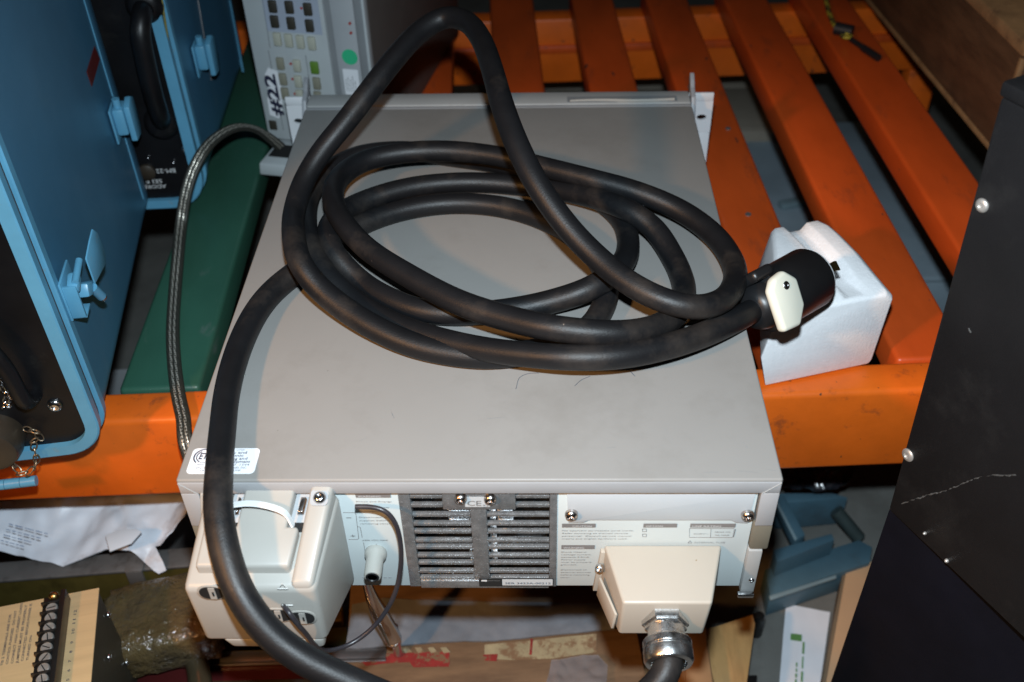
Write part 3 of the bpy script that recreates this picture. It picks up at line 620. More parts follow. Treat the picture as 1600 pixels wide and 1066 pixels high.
# thin black lead from the cover up to the rear panel
wp = [aty(555, 792, -.010), aty(580, 792, -.010), aty(602, 798, -.012), aty(618, 818, -.014), aty(626, 850, -.016), aty(626, 885, -.019), aty(618, 925, -.024), aty(600, 960, -.030), aty(570, 992, -.038), aty(540, 1010, -.046), aty(510, 1017, -.055), aty(492, 1008, -.064), aty(478, 990, -.071), aty(462, 972, -.0735), aty(450, 955, -.072), aty(444, 948, -.066), aty(441, 944, -.060)]
bm = NB(); tube(bm, relax(smoothpath(wp, .003), 3), 0.0018, 10); wire = obj('lead_wire', bm, 'rubber_wire', None, 60)
tag(wire, 'thin black lead arching from the terminal cover slot up over the rear panel', 'wire')

# ------------------------------------------------------------------ polystyrene block
fb0 = atz(1192, 606, S); fb1 = atz(1362, 570, S)
ud = (fb1-fb0); ud.z = 0; fw = ud.length; ud.normalize(); vd = V((-ud.y, ud.x, 0))
fa = math.atan2(ud.y, ud.x)
foam = thing('foam_block', 'white polystyrene foam block with grooved top wedged under the plug', 'foam block', (fb0.x, fb0.y, S), fa)
FH = .088
bm = NB(); prof = [(-.052, 0), (-.010, 0), (fw, 0), (fw+.008, .010), (fw+.030, FH-.004), (fw+.028, FH), (-.046, FH), (-.052, FH-.004)]
# body with a rounded left concave flank; the top carries a groove
gx0, gx1 = fw-.040, fw-.027
yb = .125
out = []
def fy(x): return 0
secs = [(0.0, 0), (.004, -.002), (.03, 0), (.06, 0), (.095, 0), (.112, .0), (yb, .004)]
t = bmesh.new(); rings = []
for (yy, ins) in secs:
    hh = FH+(.006*math.sin(yy/yb*3) if yy > 0 else -.002)
    gd = .008 if yy > .022 else .0; le = yy/yb*.056
    P = [(.002+le, .0015), (fw-.004, .0015), (fw-.001, .006), (fw+.003-ins, hh-.007), (fw-.005-ins, hh), (gx1+.006, hh), (gx1, hh-gd), (gx0, hh-gd), (gx0-.006, hh), (.004+le, hh), (.0+le, hh-.004), (-.008+le, .04)]
    rings.append([t.verts.new((p[0], yy, p[1])) for p in P])
for a, b in zip(rings, rings[1:]):
    for k in range(len(a)): t.faces.new((a[k], a[(k+1) % len(a)], b[(k+1) % len(a)], b[k]))
t.faces.new(rings[0]); t.faces.new(rings[-1][::-1])
bmesh.ops.recalc_face_normals(t, faces=t.faces)
bmesh.ops.bevel(t, geom=[e for e in t.edges if e.calc_face_angle(0) > .5], offset=.0018, segments=2, profile=.5, affect='EDGES')
obj('foam_body', t, 'foam', foam, 45, world=False)

# ------------------------------------------------------------------ blue transit cases
def latch(root, p, opened, nx):
    """on the case's right flank: x outward; p = (y, z) in case frame"""
    y, z = p; X = nx
    bm = NB(); bxx(bm, X, X+.0022, y-.016, y+.020, z-.020, z+.018, .0008); la = obj('latch', bm, 'rim_blue', root, 35, world=False)
    if opened:
        bm = NB(); bxx(bm, X+.002, X+.013, y-.015, y-.012, z-.018, z+.014, .0006); bxx(bm, X+.002, X+.013, y-.013, y+.004, z-.020, z-.0175, .0006); obj('latch_frame', bm, 'rim_blue', la, 35, world=False)
        bm = NB(); box(bm, (X+.012, y+.006, z-.004), (.012, .020, .012), .002, Matrix.Rotation(R(-28), 3, 'X')); obj('latch_barrel', bm, 'rim_blue', la, 35, world=False)
        bm = NB(); cyl(bm, (X+.017, y+.010, z-.006), (X+.019, y+.018, z-.022), .0042, 14); obj('latch_screw', bm, 'rim_blue', la, 40, world=False)
        bm = NB(); cyl(bm, (X+.0192, y+.0182, z-.022), (X+.0195, y+.019, z-.0245), .0036, 14); obj('screw_tip', bm, 'bright_metal', la, 40, world=False)
        bm = NB(); box(bm, (X+.010, y-.006, z+.012), (.010, .016, .010), .003, Matrix.Rotation(R(20), 3, 'X')); cyl(bm, (X+.013, y-.012, z+.016), (X+.013, y+.014, z+.020), .003, 10); obj('hinge_pin', bm, 'rim_blue', la, 40, world=False)
        bm = NB(); o_ = [(.004, -.016), (.036, -.019), (.042, -.012), (.041, .010), (.034, .019), (.022, .016), (.004, .010)]
        prism(bm, [V((X+.018+.10*a, y+.008+a, z+.012+b)) for a, b in o_], (.0016, 0, 0), .0006); obj('wing_key', bm, 'rim_blue', la, 35, world=False)
    else:
        bm = NB(); box(bm, (X+.008, y, z+.002), (.012, .024, .030), .003); obj('latch_barrel', bm, 'rim_blue', la, 35, world=False)
        bm = NB(); o_ = [(-.016, -.020), (.006, -.024), (.016, -.016), (.016, .016), (.004, .022), (-.014, .018)]
        prism(bm, [V((X+.0142, y+.004+a, z+b)) for a, b in o_], (.0065, 0, 0), .0018); obj('wing_key', bm, 'rim_blue', la, 35, world=False)
        bm = NB(); cyl(bm, (X+.008, y-.004, z+.016), (X+.008, y-.004, z+.026), .004, 12); obj('latch_screw', bm, 'rim_blue', la, 40, world=False)
def case(name, label, corner, rz, wd, dp, ht, rimd=.030, cr=.035):
    """origin at the near right bottom corner; x to the left is negative; y away"""
    c = thing(name, label, 'transit case', corner, rz, 'blue transit cases standing on the pallet')
    # shell: rounded rectangle section (x,z) extruded in y
    def sec(bm, y0, y1, grow, r, bev=0):
        P = [V((-wd/2+a, y0, ht/2+b)) for a, b in rrect(wd+2*grow, ht+2*grow, r, 8)]
        prism(bm, P, (0, y1-y0, 0), bev)
    bm = NB(); sec(bm, rimd, dp-.026, -.0035, cr-.004); sh = obj('shell', bm, 'case_blue', c, 35, world=False)
    bm = NB(); sec(bm, dp-.0255, dp, -.0032, cr-.004, .003); obj('rear_lid', bm, 'case_blue', c, 35, world=False)
    # rim: three ridges round the mouth, hollow rings
    for k, (y0, y1, g) in enumerate(((.0, .0105, -.0012), (.0110, .0185, -.0034), (.0190, rimd-.0005, 0.0))):
        t = bmesh.new(); o_ = rrect(wd+2*g, ht+2*g, cr, 8); i_ = rrect(wd-.026, ht-.026, cr-.012, 8); n = len(o_)
        def rg(P, y): return [t.verts.new((-wd/2+a, y, ht/2+b)) for a, b in P]
        a0, a1, b0, b1 = rg(o_, y0+.001), rg(o_, y1-.001), rg(i_, y0), rg(i_, y1)
        o2 = rrect(wd+2*g-.003, ht+2*g-.003, cr-.0015, 8); c0, c1 = rg(o2, y0), rg(o2, y1)
        for q1, q2 in ((a0, a1), (a1, c1), (c1, b1), (b1, b0), (b0, c0), (c0, a0)):
            for i in range(n): t.faces.new((q1[i], q1[(i+1) % n], q2[(i+1) % n], q2[i]))
        obj('rim', t, 'rim_blue' if k != 1 else 'rubber_gasket', c, 30, world=False)
    bm = NB(); P = [V((-wd/2+a, .006, ht/2+b)) for a, b in rrect(wd-.0262, ht-.0262, cr-.0125, 8)]; prism(bm, P, (0, .012, 0)); pn = obj('front_panel', bm, 'panel_black', c, 35, world=False)
    return c, pn
cA = atz(163, 712, S); 
caseA, pnA = case('transit_case', 'near blue metal transit case with black front panel, open latch and bead chain', (cA.x+.006, cA.y+.002, S+.003), R(9.5), .42, .385, .55)
mA = MW[caseA.name]
def inA(x, y, xl=0): q = mA.inverted() @ atpl(x, y, mA @ V((xl, 0, 0)), mA.to_3x3() @ V((1, 0, 0))); return q.y, q.z
y_, z_ = inA(105, 455); latch(caseA, (y_, z_), True, 0.0)
y_, z_ = inA(182, 188); latch(caseA, (y_, z_), False, -.002)
q = [inA(x, y) for x, y in ((140, 112), (152, 72), (160, 92), (148, 135))]
bm = NB(); prism(bm, [V((-.0030, a, b)) for a, b in q], (.0006, 0, 0)); obj('warning_sticker', bm, 'red_sticker', caseA, world=False)
# rear seam ridge on the flank
bm = NB(); cyl(bm, (-.0034, .3585, .04), (-.0034, .3585, .51), .0010, 8); obj('seam_bead', bm, 'rim_blue', caseA, 40, world=False)
def onA(x, y, yy=.004):  # a pixel on case A's front panel plane, in case frame
    q = mA.inverted() @ atpl(x, y, mA @ V((0, yy, 0)), mA.to_3x3() @ V((0, 1, 0))); return V((q.x, yy, q.z))
for x, y, r in ((86, 633, .0065), (14, 632, .003), (33, 670, .0035), (64, 701, .0022)):
    bm = NB(); screw(bm, onA(x, y, .006), (0, -1, 0), r, .0035); obj('screw', bm, 'bright_metal', caseA, 40, world=False)
p = onA(6, 676, .006); bm = NB(); lathe(bm, [(.024, 0), (.024, .012), (.021, .024), (.016, .026), (.0001, .026)], frame(p+V((-.006, 0, 0)), (1, 0, 0), (0, 0, 1), (0, -1, 0)), 28); obj('connector_cap', bm, 'cap_brown', caseA, 40, world=False)
# handle recess bulge above
bm = NB(); a = onA(20, 560, .006); b = onA(46, 610, .006); tube(bm, smoothpath([a+V((-.03, -.012, .10)), a+V((-.012, -.020, .05)), a+V((.0, -.020, .01)), b+V((0, -.014, 0)), b+V((.002, 0, -.006))], .005), .007, 12); obj('panel_handle', bm, 'panel_black', caseA, 60, world=False)
def chain(root, pts, mname, r=.0012, pitch=.0062, world=False):
    P = smoothpath(pts, .001); acc = 0; k = 0; ln = NB(); last = P[0]; link_at = []
    for a, b in zip(P, P[1:]):
        acc += (b-a).length
        if acc > pitch: link_at.append((b, (b-last).normalized())); last = b; acc = 0
    for i, (c, d) in enumerate(link_at):
        s = d.orthogonal().normalized(); s = Matrix.Rotation(R(25+90*(i % 2)), 3, d) @ s; bm = NB()
        lp = [c+d*(.0048*math.cos(2*math.pi*j/12))+s*(.0026*math.sin(2*math.pi*j/12)) for j in range(13)]
        tube(bm, lp, .0007, 6, cap=False); obj('chain_link', bm, mname, root, 60, world=world)
o1 = onA(33, 670, .002); chain(caseA, [o1, onA(48, 672, -.002), onA(62, 680, -.004), onA(53, 690, -.004), onA(56, 712, -.006), onA(57, 722, -.008), onA(48, 735, -.012), onA(36, 740, -.014), onA(22, 728, -.012), onA(4, 705, -.010), onA(-12, 684, -.008)], 'chain_bronze')
chain(caseA, [onA(4, 640, -.002), onA(10, 620, -.004), onA(2, 604, -.004), onA(-6, 590, -.004)], 'bright_metal')
text('8', .0075, 'print_white', caseA, mA @ (onA(19, 617, .0058)), mA.to_3x3() @ V((-1, 0, 0)), mA.to_3x3() @ V((0, 0, -1)))
# hinge below the mouth
a = onA(0, 748, -.002); bm = NB(); 
for k in range(3): cyl(bm, (a.x-.030+k*.0135+.020, -.004, a.z-.006), (a.x-.030+k*.0135+.0330, -.004, a.z-.006), .0048, 14)
obj('hinge', bm, 'rim_blue', caseA, 40, world=False)

cB = atz(336, 330, S)
caseB, pnB = case('transit_case', 'far blue metal transit case behind, black panel with upright handle and faded lettering', (cB.x-.006, cB.y+.004, S+.002), R(4), .40, .34, .50, cr=.042)
mB = MW[caseB.name]
def onB(x, y, yy=.006):
    q = mB.inverted() @ atpl(x, y, mB @ V((0, yy, 0)), mB.to_3x3() @ V((0, 1, 0))); return V((q.x, yy, q.z))
for x, y, r in ((290, 232, .0055), (232, 245, .0018), (272, 252, .002)):
    bm = NB(); screw(bm, onB(x, y, .006), (0, -1, 0), r, .0035); obj('screw', bm, 'bright_metal', caseB, 40, world=False)
p = onB(230, 268, .006); bm = NB(); lathe(bm, [(.010, 0), (.010, .004), (.006, .006), (.0001, .006)], frame(p, (1, 0, 0), (0, 0, 1), (0, -1, 0)), 20); obj('connector', bm, 'cap_brown', caseB, 40, world=False)
XB = mB.to_3x3() @ V((-1, 0, 0)); ZB = mB.to_3x3() @ V((0, 0, -1))
for s, x, y, hpx, wd in (('BM-22', 274, 263, .0062, .022), ('ADDRE', 259, 288, .0055, .026), ('SELE', 253, 280, .0055, .019)):
    text(s, hpx*1.3, 'print_white', caseB, mB @ onB(x, y, .0057), XB, ZB, width=wd)
hb = [onB(253, 190, .006), onB(250, 182, -.014), onB(240, 150, -.024), onB(228, 100, -.026), onB(219, 50, -.024), onB(222, 22, -.012), onB(226, 10, .006)]
bm = NB(); tube(bm, relax(smoothpath(hb, .004), 2), .0105, 14); obj('panel_handle', bm, 'panel_black', caseB, 60, world=False)
for hp in (onB(253, 192, .006), onB(226, 8, .006)):
    bm = NB(); lathe(bm, [(.020, 0), (.018, .006), (.012, .010), (.0001, .010)], frame(hp, (1, 0, 0), (0, 0, 1), (0, -1, 0)), 22); obj('handle_base', bm, 'panel_black', caseB, 40, world=False)
def inB(x, y, xl=0): q = mB.inverted() @ atpl(x, y, mB @ V((xl, 0, 0)), mB.to_3x3() @ V((1, 0, 0))); return q.y, q.z
y_, z_ = inB(310, 88); latch(caseB, (y_, z_), False, -.002)
bm = NB(); a = inB(313, 0); b = inB(334, 125); cyl(bm, (-.003, a[0], a[1]), (-.003, b[0], b[1]), .0012, 8); obj('seam_bead', bm, 'alu_trim', caseB, 40, world=False)
bm = NB(); a = inB(362, 0); b = inB(383, 112); cyl(bm, (-.003, a[0], a[1]), (-.003, b[0], b[1]), .0016, 8); obj('seam_bead', bm, 'rim_blue', caseB, 40, world=False)
gp = [onB(x, y, .0052) for x, y in ((253, 0), (259, 40), (265, 80), (272, 120), (279, 165), (288, 205), (295, 235), (305, 262), (307, 285), (300, 302))]
bm = NB(); tube(bm, gp, lambda L: .0012+.0010*noise.noise(V((L*80, 0, 0))), 6); obj('gasket_ooze', bm, 'yellow_gasket', caseB, 60, world=False)

# ------------------------------------------------------------------ keypad instrument, far left
KR = R(-11); ku = V((math.cos(KR), math.sin(KR), 0)); kn = V((ku.y, -ku.x, 0))     # kn faces the camera
k0 = aty(420, 216, .668)
kin = thing('bench_instrument', 'grey keypad instrument standing behind the supply, tape marked 22 and green dot', 'instrument', (k0.x, k0.y, S), KR)
mk = MW[kin.name]
def onK(x, y, off=0): q = mk.inverted() @ atpl(x, y, mk @ V((0, off, 0)), kn); return V((q.x, off, q.z))
xr = onK(580, 110).x; zk = onK(420, 216).z; ztop = zk+.30
bm = NB(); bxx(bm, -.001, xr, .012, .40, .0012, ztop, .004); obj('body', bm, 'inst_side', kin, 35, world=False)
bm = NB(); bxx(bm, .0, xr*.665, 0, .0125, zk, ztop+.002, .002); obj('keypad_panel', bm, 'inst_grey', kin, 35, world=False)
xa, xb_, xc_ = onK(503, 110).x, onK(528, 110).x, onK(563, 110).x
bm = NB(); bxx(bm, xa, xb_, .004, .0125, zk, ztop, .001); obj('bezel_step', bm, 'inst_dark', kin, 35, world=False)
bm = NB(); bxx(bm, xb_+.0003, xc_, .001, .0125, zk, ztop, .001); obj('side_plate', bm, 'inst_plate', kin, 35, world=False)
bm = NB(); bxx(bm, xc_+.0003, xr-.004, .004, .0125, zk, ztop, .001); obj('bezel_edge', bm, 'inst_dark', kin, 35, world=False)
bm = NB(); bxx(bm, xr-.0037, xr, .0, .0125, zk, ztop, .0012); obj('bezel_edge', bm, 'inst_grey', kin, 35, world=False)
def kc(x, y): return (380+x/3.81, y/3.81)
a = onK(*kc(140, 165)); b = onK(*kc(440, -20)); bm = NB(); bxx(bm, a.x, b.x, -.0004, .001, a.z-.004, ztop-.004); obj('key_field', bm, 'inst_blue', kin, world=False)
def key(x, y, m, wd=.0102, hh=.0150):
    p = onK(*kc(x, y)); bm = NB(); box(bm, (p.x, -.0018, p.z), (wd, .0045, hh), .0016); k = obj('key', bm, m, kin, 40, world=False)
    return k
for x, y in ((178, 35), (277, 40), (387, 52), (190, 125), (288, 135), (398, 150), (168, -60), (267, -52), (377, -45)): key(x, y, 'key_dark')
for x, y in ((206, 230), (274, 238), (343, 246), (411, 255)): key(x, y, 'key_pale', .0098, .0165)
for x, y in ((323, 388), (331, 482), (340, 565)): key(x, y, 'key_pale', .0096, .0155)
for x, y in ((224, 375), (240, 468), (252, 553), (441, 493), (447, 575)): key(x, y, 'key_mid', .0096, .0155)
key(428, 400, 'key_green', .0104, .0155)
for x, y in ((347, 48), (284, 380), (294, 470), (308, 558), (635, 140), (641, 197)):
    p = onK(*kc(x, y)); bm = NB(); cyl(bm, (p.x, -.0008, p.z), (p.x, .002, p.z), .0016, 10); obj('indicator', bm, 'led_red', kin, 40, world=False)
p = onK(*kc(633, 342)); bm = NB(); plate(bm, frame(V((p.x, .0008, p.z)), (1, 0, 0), (0, 0, 1)), circ(.0096, 28), .0003); obj('green_dot_sticker', bm, 'dot_green', kin, world=False)
p = onK(*kc(645, 492)); bm = NB(); plate(bm, frame(V((p.x, .0008, p.z)), (1, 0, 0), (0, 0, 1)), rrect(.0190, .033, .001), .0003); obj('paper_sticker', bm, 'tape_white', kin, world=False)
for k in range(5):
    dashes(kin, 'print_faint', mk @ V((p.x-.006+k*.0028, .0004, p.z-.012)), V((0, 0, 1)), -ku, .016+.004*(k % 2), .0012)
p = onK(*kc(178, 745)); bm = NB(); bxx(bm, p.x-.005, p.x+.005, -.0012, .002, p.z-.0065, p.z+.0065, .0008); obj('power_switch', bm, 'key_dark', kin, 35, world=False)
for x0, y0, x1, y1 in ((115, -10, 160, 285), (150, 300, 240, 775), (372, 330, 400, 520)):
    a = onK(*kc(x0, y0)); b = onK(*kc(x1, y1)); bm = NB(); tube(bm, [a+V((0, -.0002, 0)), b+V((0, -.0002, 0))], .0005, 5); obj('printed_line', bm, 'inst_dark', kin, world=False)
# taped number
pa = onK(*kc(185, 555)); bm = NB()
o_ = [(-.008, -.031), (.003, -.034), (.008, -.028), (.010, -.012), (.0095, .004), (.010, .020), (.006, .031), (-.005, .033), (-.0095, .024), (-.007, .008), (-.0095, -.012)]
plate(bm, frame(V((pa.x, -.0004, pa.z)), (1, 0, -.10), (0.10, 0, 1)), o_, .0003); obj('tape_strip', bm, 'tape_white', kin, world=False)
text('#22', .020, 'ink', kin, mk @ V((pa.x+.0065, -.0010, pa.z-.029)), V((0, 0, 1))-ku*.03, -ku-V((0, 0, .12)), width=.056, bold=.035)
# foot with a dark hand hole
fq = atz(412, 273, S); fl_ = mk.inverted() @ fq
bm = NB(); x0, x1 = .004, .07
t = bmesh.new(); fy0 = -.050
hexa(bm, [V((x0, fy0, .0012)), V((x1, fy0, .0012)), V((x1, .0118, .0012)), V((x0+.006, .0118, .0012)), V((x0+.002, fy0, .018)), V((x1, fy0, .018)), V((x1, .0118, zk-.002)), V((x0+.009, .0118, zk-.002))], .002, 2)
ft = obj('tilt_foot', bm, 'inst_grey', kin, 35, world=False)
a = onK(*kc(190, 950), -.02); b = onK(*kc(285, 890), -.02)
def footz(y): return .018+(zk-.002-.018)*(y-fy0)/(.0118-fy0)
bm = NB(); hexa(bm, [V((.012, fy0+.016, footz(fy0+.016)-.001)), V((.06, fy0+.016, footz(fy0+.016)-.001)), V((.06, -.008, footz(-.008)-.001)), V((.014, -.008, footz(-.008)-.001)), V((.012, fy0+.016, footz(fy0+.016)+.0006)), V((.06, fy0+.016, footz(fy0+.016)+.0006)), V((.06, -.008, footz(-.008)+.0006)), V((.014, -.008, footz(-.008)+.0006))]); obj('foot_recess', bm, 'void', ft, world=False)

# ------------------------------------------------------------------ braided cable loop at left
P = [aty(*q) for q in ((456, 246, .66), (425, 219, .645), (400, 203, .625), (372, 199, .595), (345, 210, .562), (320, 233, .530), (301, 268, .510), (290, 305, .495), (283, 350, .478))]
P += [atz(x, y, S+h) for x, y, h in ((278, 400, .016), (273, 460, .006), (270, 520, .005), (273, 575, .005), (280, 625, .0055), (287, 655, .0055))]
last = P[-1]; P += [last+V((.006, -.022, -.004)), last+V((.012, -.034, -.030)), last+V((.02, -.036, -.08))]
P = relax(smoothpath(P, .004), 4)
bc = thing('braided_cable', 'dark cable with silver braid looping over the green slat beside the supply', 'cable', (P[8].x, P[8].y, S))
def offset(P, k, lift):
    out = []
    for i, p in enumerate(P):
        d = (P[min(i+1, len(P)-1)]-P[max(i-1, 0)]).normalized(); s = d.cross(V((0, -.5, .8))).normalized(); n_ = s.cross(d); out.append(p+s*k+n_*lift)
    return out
for k in (-.0044, 0, .0044):
    bm = NB(); tube(bm, offset(P, k, 0), .0027, 10); obj('strand', bm, 'braid_dark', bc, 60)
for k in (-.0022, .0022):
    bm = NB(); tube(bm, offset(P, k, .0016), .0015, 8); obj('silver_braid', bm, 'braid_silver', bc, 60)

# ------------------------------------------------------------------ wooden chest, upper right
w0 = atz(1549, 240, S); w1 = atz(1351, 0, S); wd_ = (w1-w0); wa = math.atan2(wd_.y, wd_.x)-math.pi/2
chest = thing('wooden_chest', 'dark brown wooden chest with worn edges on the far right slats', 'chest', (w0.x, w0.y, S+.0006), wa)
ch = .128
bm = NB(); bxx(bm, 0, .40, 0, .62, .004, ch, .002); obj('chest_body', bm, 'chest_wood', chest, 35, world=False)
bm = NB(); bxx(bm, -.0015, .004, .002, .618, 0, .0075, .001); obj('bottom_moulding', bm, 'chest_edge', chest, 35, world=False)
bm = NB(); bxx(bm, -.001, .006, -.001, .006, .008, ch-.002, .0015); obj('corner_moulding', bm, 'chest_edge', chest, 35, world=False)
bm = NB(); bxx(bm, -.002, .402, -.002, .622, ch+.0004, ch+.018, .003); obj('lid', bm, 'chest_edge', chest, 35, world=False)

# ------------------------------------------------------------------ black cabinets at the right
b0 = atz(1387, 797, S); b1 = atz(1600, 1000, S); bu = (b1-b0); bu.z = 0; bu.normalize(); bv = V((-bu.y, bu.x, 0))
if bv.y < 0: bv = -bv
top0 = atz(1563, 150, .812)
ub = thing('equipment_cabinet', 'black sheet metal cabinet with screws and chalky scratches, closest at the right', 'cabinet', (b0.x+bu.x*.2+bv.x*.12, b0.y+bu.y*.2+bv.y*.12, S))
dv = V((top0.x-b0.x, top0.y-b0.y, 0)); H1 = .812-S
LL = .42
def cb(u, v, z): return b0 + bu*u + bv*v + dv*(z/H1) + V((0, 0, z))
bm = NB(); hexa(bm, [cb(0, 0, .0004), cb(LL, 0, .0004), cb(LL, .26, .0004), cb(0, .26, .0004), cb(0, 0, H1), cb(LL, 0, H1), cb(LL, .26, H1), cb(0, .26, H1)], .003, 2)
obj('housing', bm, 'cabinet_black', ub, 35)
nb = (-bv*H1 + V((0, 0, 0))).normalized(); nrm = (bu).cross(dv+V((0, 0, H1))).normalized()
if nrm.dot(CAM-b0) < 0: nrm = -nrm
bm = NB(); hexa(bm, [cb(-.001, -.001, H1), cb(LL+.001, -.001, H1), cb(LL+.001, .262, H1), cb(-.001, .262, H1), cb(-.001, -.001, H1+.010), cb(LL+.001, -.001, H1+.010), cb(LL+.001, .262, H1+.010), cb(-.001, .262, H1+.010)], .002); obj('top_edge', bm, 'bracket_grey' if False else 'cabinet_black', ub, 35)
def onC(x, y, lift=0): return atpl(x, y, b0, nrm) + nrm*lift
for x, y, r in ((1535, 321, .0050), (1419, 711, .0056), (1446, 833, .0014), (1480, 876, .0018)):
    bm = NB(); screw(bm, onC(x, y), nrm, r, .0022); obj('screw', bm, 'dull_metal', ub, 40)
for pp_, r in (([(1408, 787), (1430, 780), (1455, 772), (1480, 766), (1505, 755), (1530, 746), (1552, 743), (1588, 743)], .0008), ([(1540, 764), (1550, 783), (1558, 792)], .00035), ([(1505, 895), (1540, 930)], .0003), ([(1514, 512), (1516, 520)], .0007)):
    bm = NB(); tube(bm, [p+bu*.0008*noise.noise(p*300)+V((0, 0, .0008*noise.noise(p*260+V((3, 1, 2))))) for p in smoothpath([onC(x, y, -.0003) for x, y in pp_], .002)], (lambda L, r=r: r*(.35+1.5*abs(noise.noise(V((L*190, r*9000, 0)))))), 5); obj('scratch', bm, 'scratch', ub)
lc0 = b0+V((.001, .002, 0)); lu = Matrix.Rotation(R(9), 3, 'Z') @ bu; lv = Matrix.Rotation(R(9), 3, 'Z') @ bv
def lc(u, v, z): q = lc0+lu*u+lv*v; return V((q.x, q.y, z))
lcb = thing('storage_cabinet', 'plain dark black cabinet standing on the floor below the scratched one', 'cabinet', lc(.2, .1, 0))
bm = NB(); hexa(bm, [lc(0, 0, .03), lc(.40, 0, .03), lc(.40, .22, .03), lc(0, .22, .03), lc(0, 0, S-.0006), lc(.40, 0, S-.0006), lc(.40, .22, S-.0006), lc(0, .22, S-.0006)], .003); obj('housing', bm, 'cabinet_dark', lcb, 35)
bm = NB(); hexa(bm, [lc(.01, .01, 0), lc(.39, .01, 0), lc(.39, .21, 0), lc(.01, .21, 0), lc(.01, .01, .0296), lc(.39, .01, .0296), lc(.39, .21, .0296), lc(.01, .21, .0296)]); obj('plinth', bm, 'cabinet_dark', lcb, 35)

# ------------------------------------------------------------------ bungee with toggle on the far slat
bg_ = [atz(x, y, S+.007) for x, y in ((1286, -40), (1291, 0), (1296, 22), (1306, 42), (1314, 50))]
bun = thing('bungee_cord', 'short yellow and black bungee cord with black toggle on far slat', 'bungee cord', (bg_[3].x, bg_[3].y, S))
bm = NB(); tube(bm, smoothpath(bg_, .004), .0038, 10); obj('rope', bm, 'rope_yellow', bun, 60)
a = atz(1305, 44, S+.011); b = atz(1332, 50, S+.011); bm = NB(); cyl(bm, a, b, .0095, 14); tg = obj('toggle', bm, 'toggle_black', bun, 40)
a = atz(1322, 58, S+.010); bm = NB(); tube(bm, [a+V((.007*math.cos(t*.5), .007*math.sin(t*.5), .002)) for t in range(13)], .0024, 8); obj('knot', bm, 'rope_yellow', bun, 60)
bm = NB(); tube(bm, [atz(x, y, S+.006) for x, y in ((1330, 62), (1345, 72), (1350, 76), (1373, 91))], lambda L: .0040 if L < .03 else .0055, 10); obj('tail', bm, 'toggle_black', bun, 60)

# ------------------------------------------------------------------ gold terminal strip unit, bottom left
gz0 = .30
def gp(x, y, z=gz0): return atz(x, y, z)
ga = gp(155, 918); gb = gp(0, 948); gu = ga-gb; gu.z = 0; gu.normalize(); gv = V((gu.y, -gu.x, 0))       # gv towards the camera
ang = math.atan2(gu.y, gu.x)
gold = thing('terminal_unit', 'gold topped metal unit with black screw terminal strip numbered to 12', 'terminal unit', (ga.x, ga.y, 0), ang)
bm = NB(); bxx(bm, -.34, -.0012, -.30, -.001, .002, gz0-.0025, .002); obj('housing', bm, 'olive_steel', gold, 35, world=False)
bm = NB(); bxx(bm, -.341, 0, -.301, 0, gz0-.002, gz0, .0008); obj('top_plate', bm, 'gold_alodine', gold, 35, world=False)
mg = MW[gold.name]
def onG(x, y, z=gz0): return mg.inverted() @ atz(x, y, z)
s0 = onG(88, 937, gz0+.008); s1 = onG(71, 1066, gz0+.008); sdir = V((s1.x-s0.x, s1.y-s0.y, 0)); sdir.normalize()
sa = math.atan2(sdir.y, sdir.x)
L_ = .16; sc = s0
rot = Matrix.Rotation(sa, 3, 'Z')
n12 = onG(112, 955); n6 = onG(104, 1048); pitch = (n12-n6).length/6*1.0
def sl(a, b, z): v = V((s0.x, s0.y, 0)) + rot @ V((a, b, 0)); return V((v.x, v.y, gz0+z))
side = 1 if (rot @ V((0, 1, 0))).x > 0 else -1
bm = NB(); box(bm, sl(L_/2-.004, -.001*side, .0045), (L_, .0215, .009), .001, rot); st = obj('terminal_block', bm, 'bakelite', gold, 35, world=False)
bm = NB(); box(bm, sl(L_/2-.004, .0085*side, .0085), (L_, .0048, .017), .0008, rot); obj('block_wall', bm, 'bakelite', st, 35, world=False)
for i in range(14):
    bm = NB(); box(bm, sl(.006+i*pitch, -.0020*side, .0115), (.0018, .0190, .0062), .0005, rot); obj('divider', bm, 'bakelite', st, 35, world=False)
    q = sl(.006+(i+.5)*pitch, -.002*side, .0090)
    bm = NB(); lathe(bm, [(.0053, 0), (.0053, .0026), (.0046, .0034), (.0001, .0032)], Matrix.Translation(q), 16); sw = obj('terminal_screw', bm, 'dull_metal', st, 40, world=False)
    bm = NB(); box(bm, q+V((0, 0, .0034)), (.0080, .0009, .0004), 0, Matrix.Rotation(random.uniform(0, 3), 3, 'Z')); obj('screw_slot', bm, 'void', st, world=False)
q = sl(-.003, -.002*side, .009); bm = NB(); lathe(bm, [(.0048, 0), (.0048, .0016), (.0036, .0040), (.0015, .0052), (.0001, .0053)], Matrix.Translation(q), 18); obj('mounting_screw', bm, 'brass', st, 40, world=False)
Xt = mg.to_3x3() @ -sdir; Yt = V((0, 0, 1)).cross(Xt)
def gtext(s, x, y, hpx, wpx=None):
    o_ = atz(x, y, gz0+.0002); e_ = (atz(x, y-50, gz0)-atz(x, y, gz0)).length/50; 
    text(s, hpx*1.3*(atz(x+10, y, gz0)-atz(x, y, gz0)).length/10, 'print_grey' if False else 'print_dark', gold, o_, Xt, Yt, width=wpx*e_ if wpx else None, bold=.012)
for i, s in enumerate(('12', '11', '10', '9', '8', '7', '6', '5')): gtext(s, 119-i*1.6, 962-i*.6+i*15.2-(3 if i < 3 else 4)*0, 4.6, (7.0 if len(s) > 1 else 3.6))
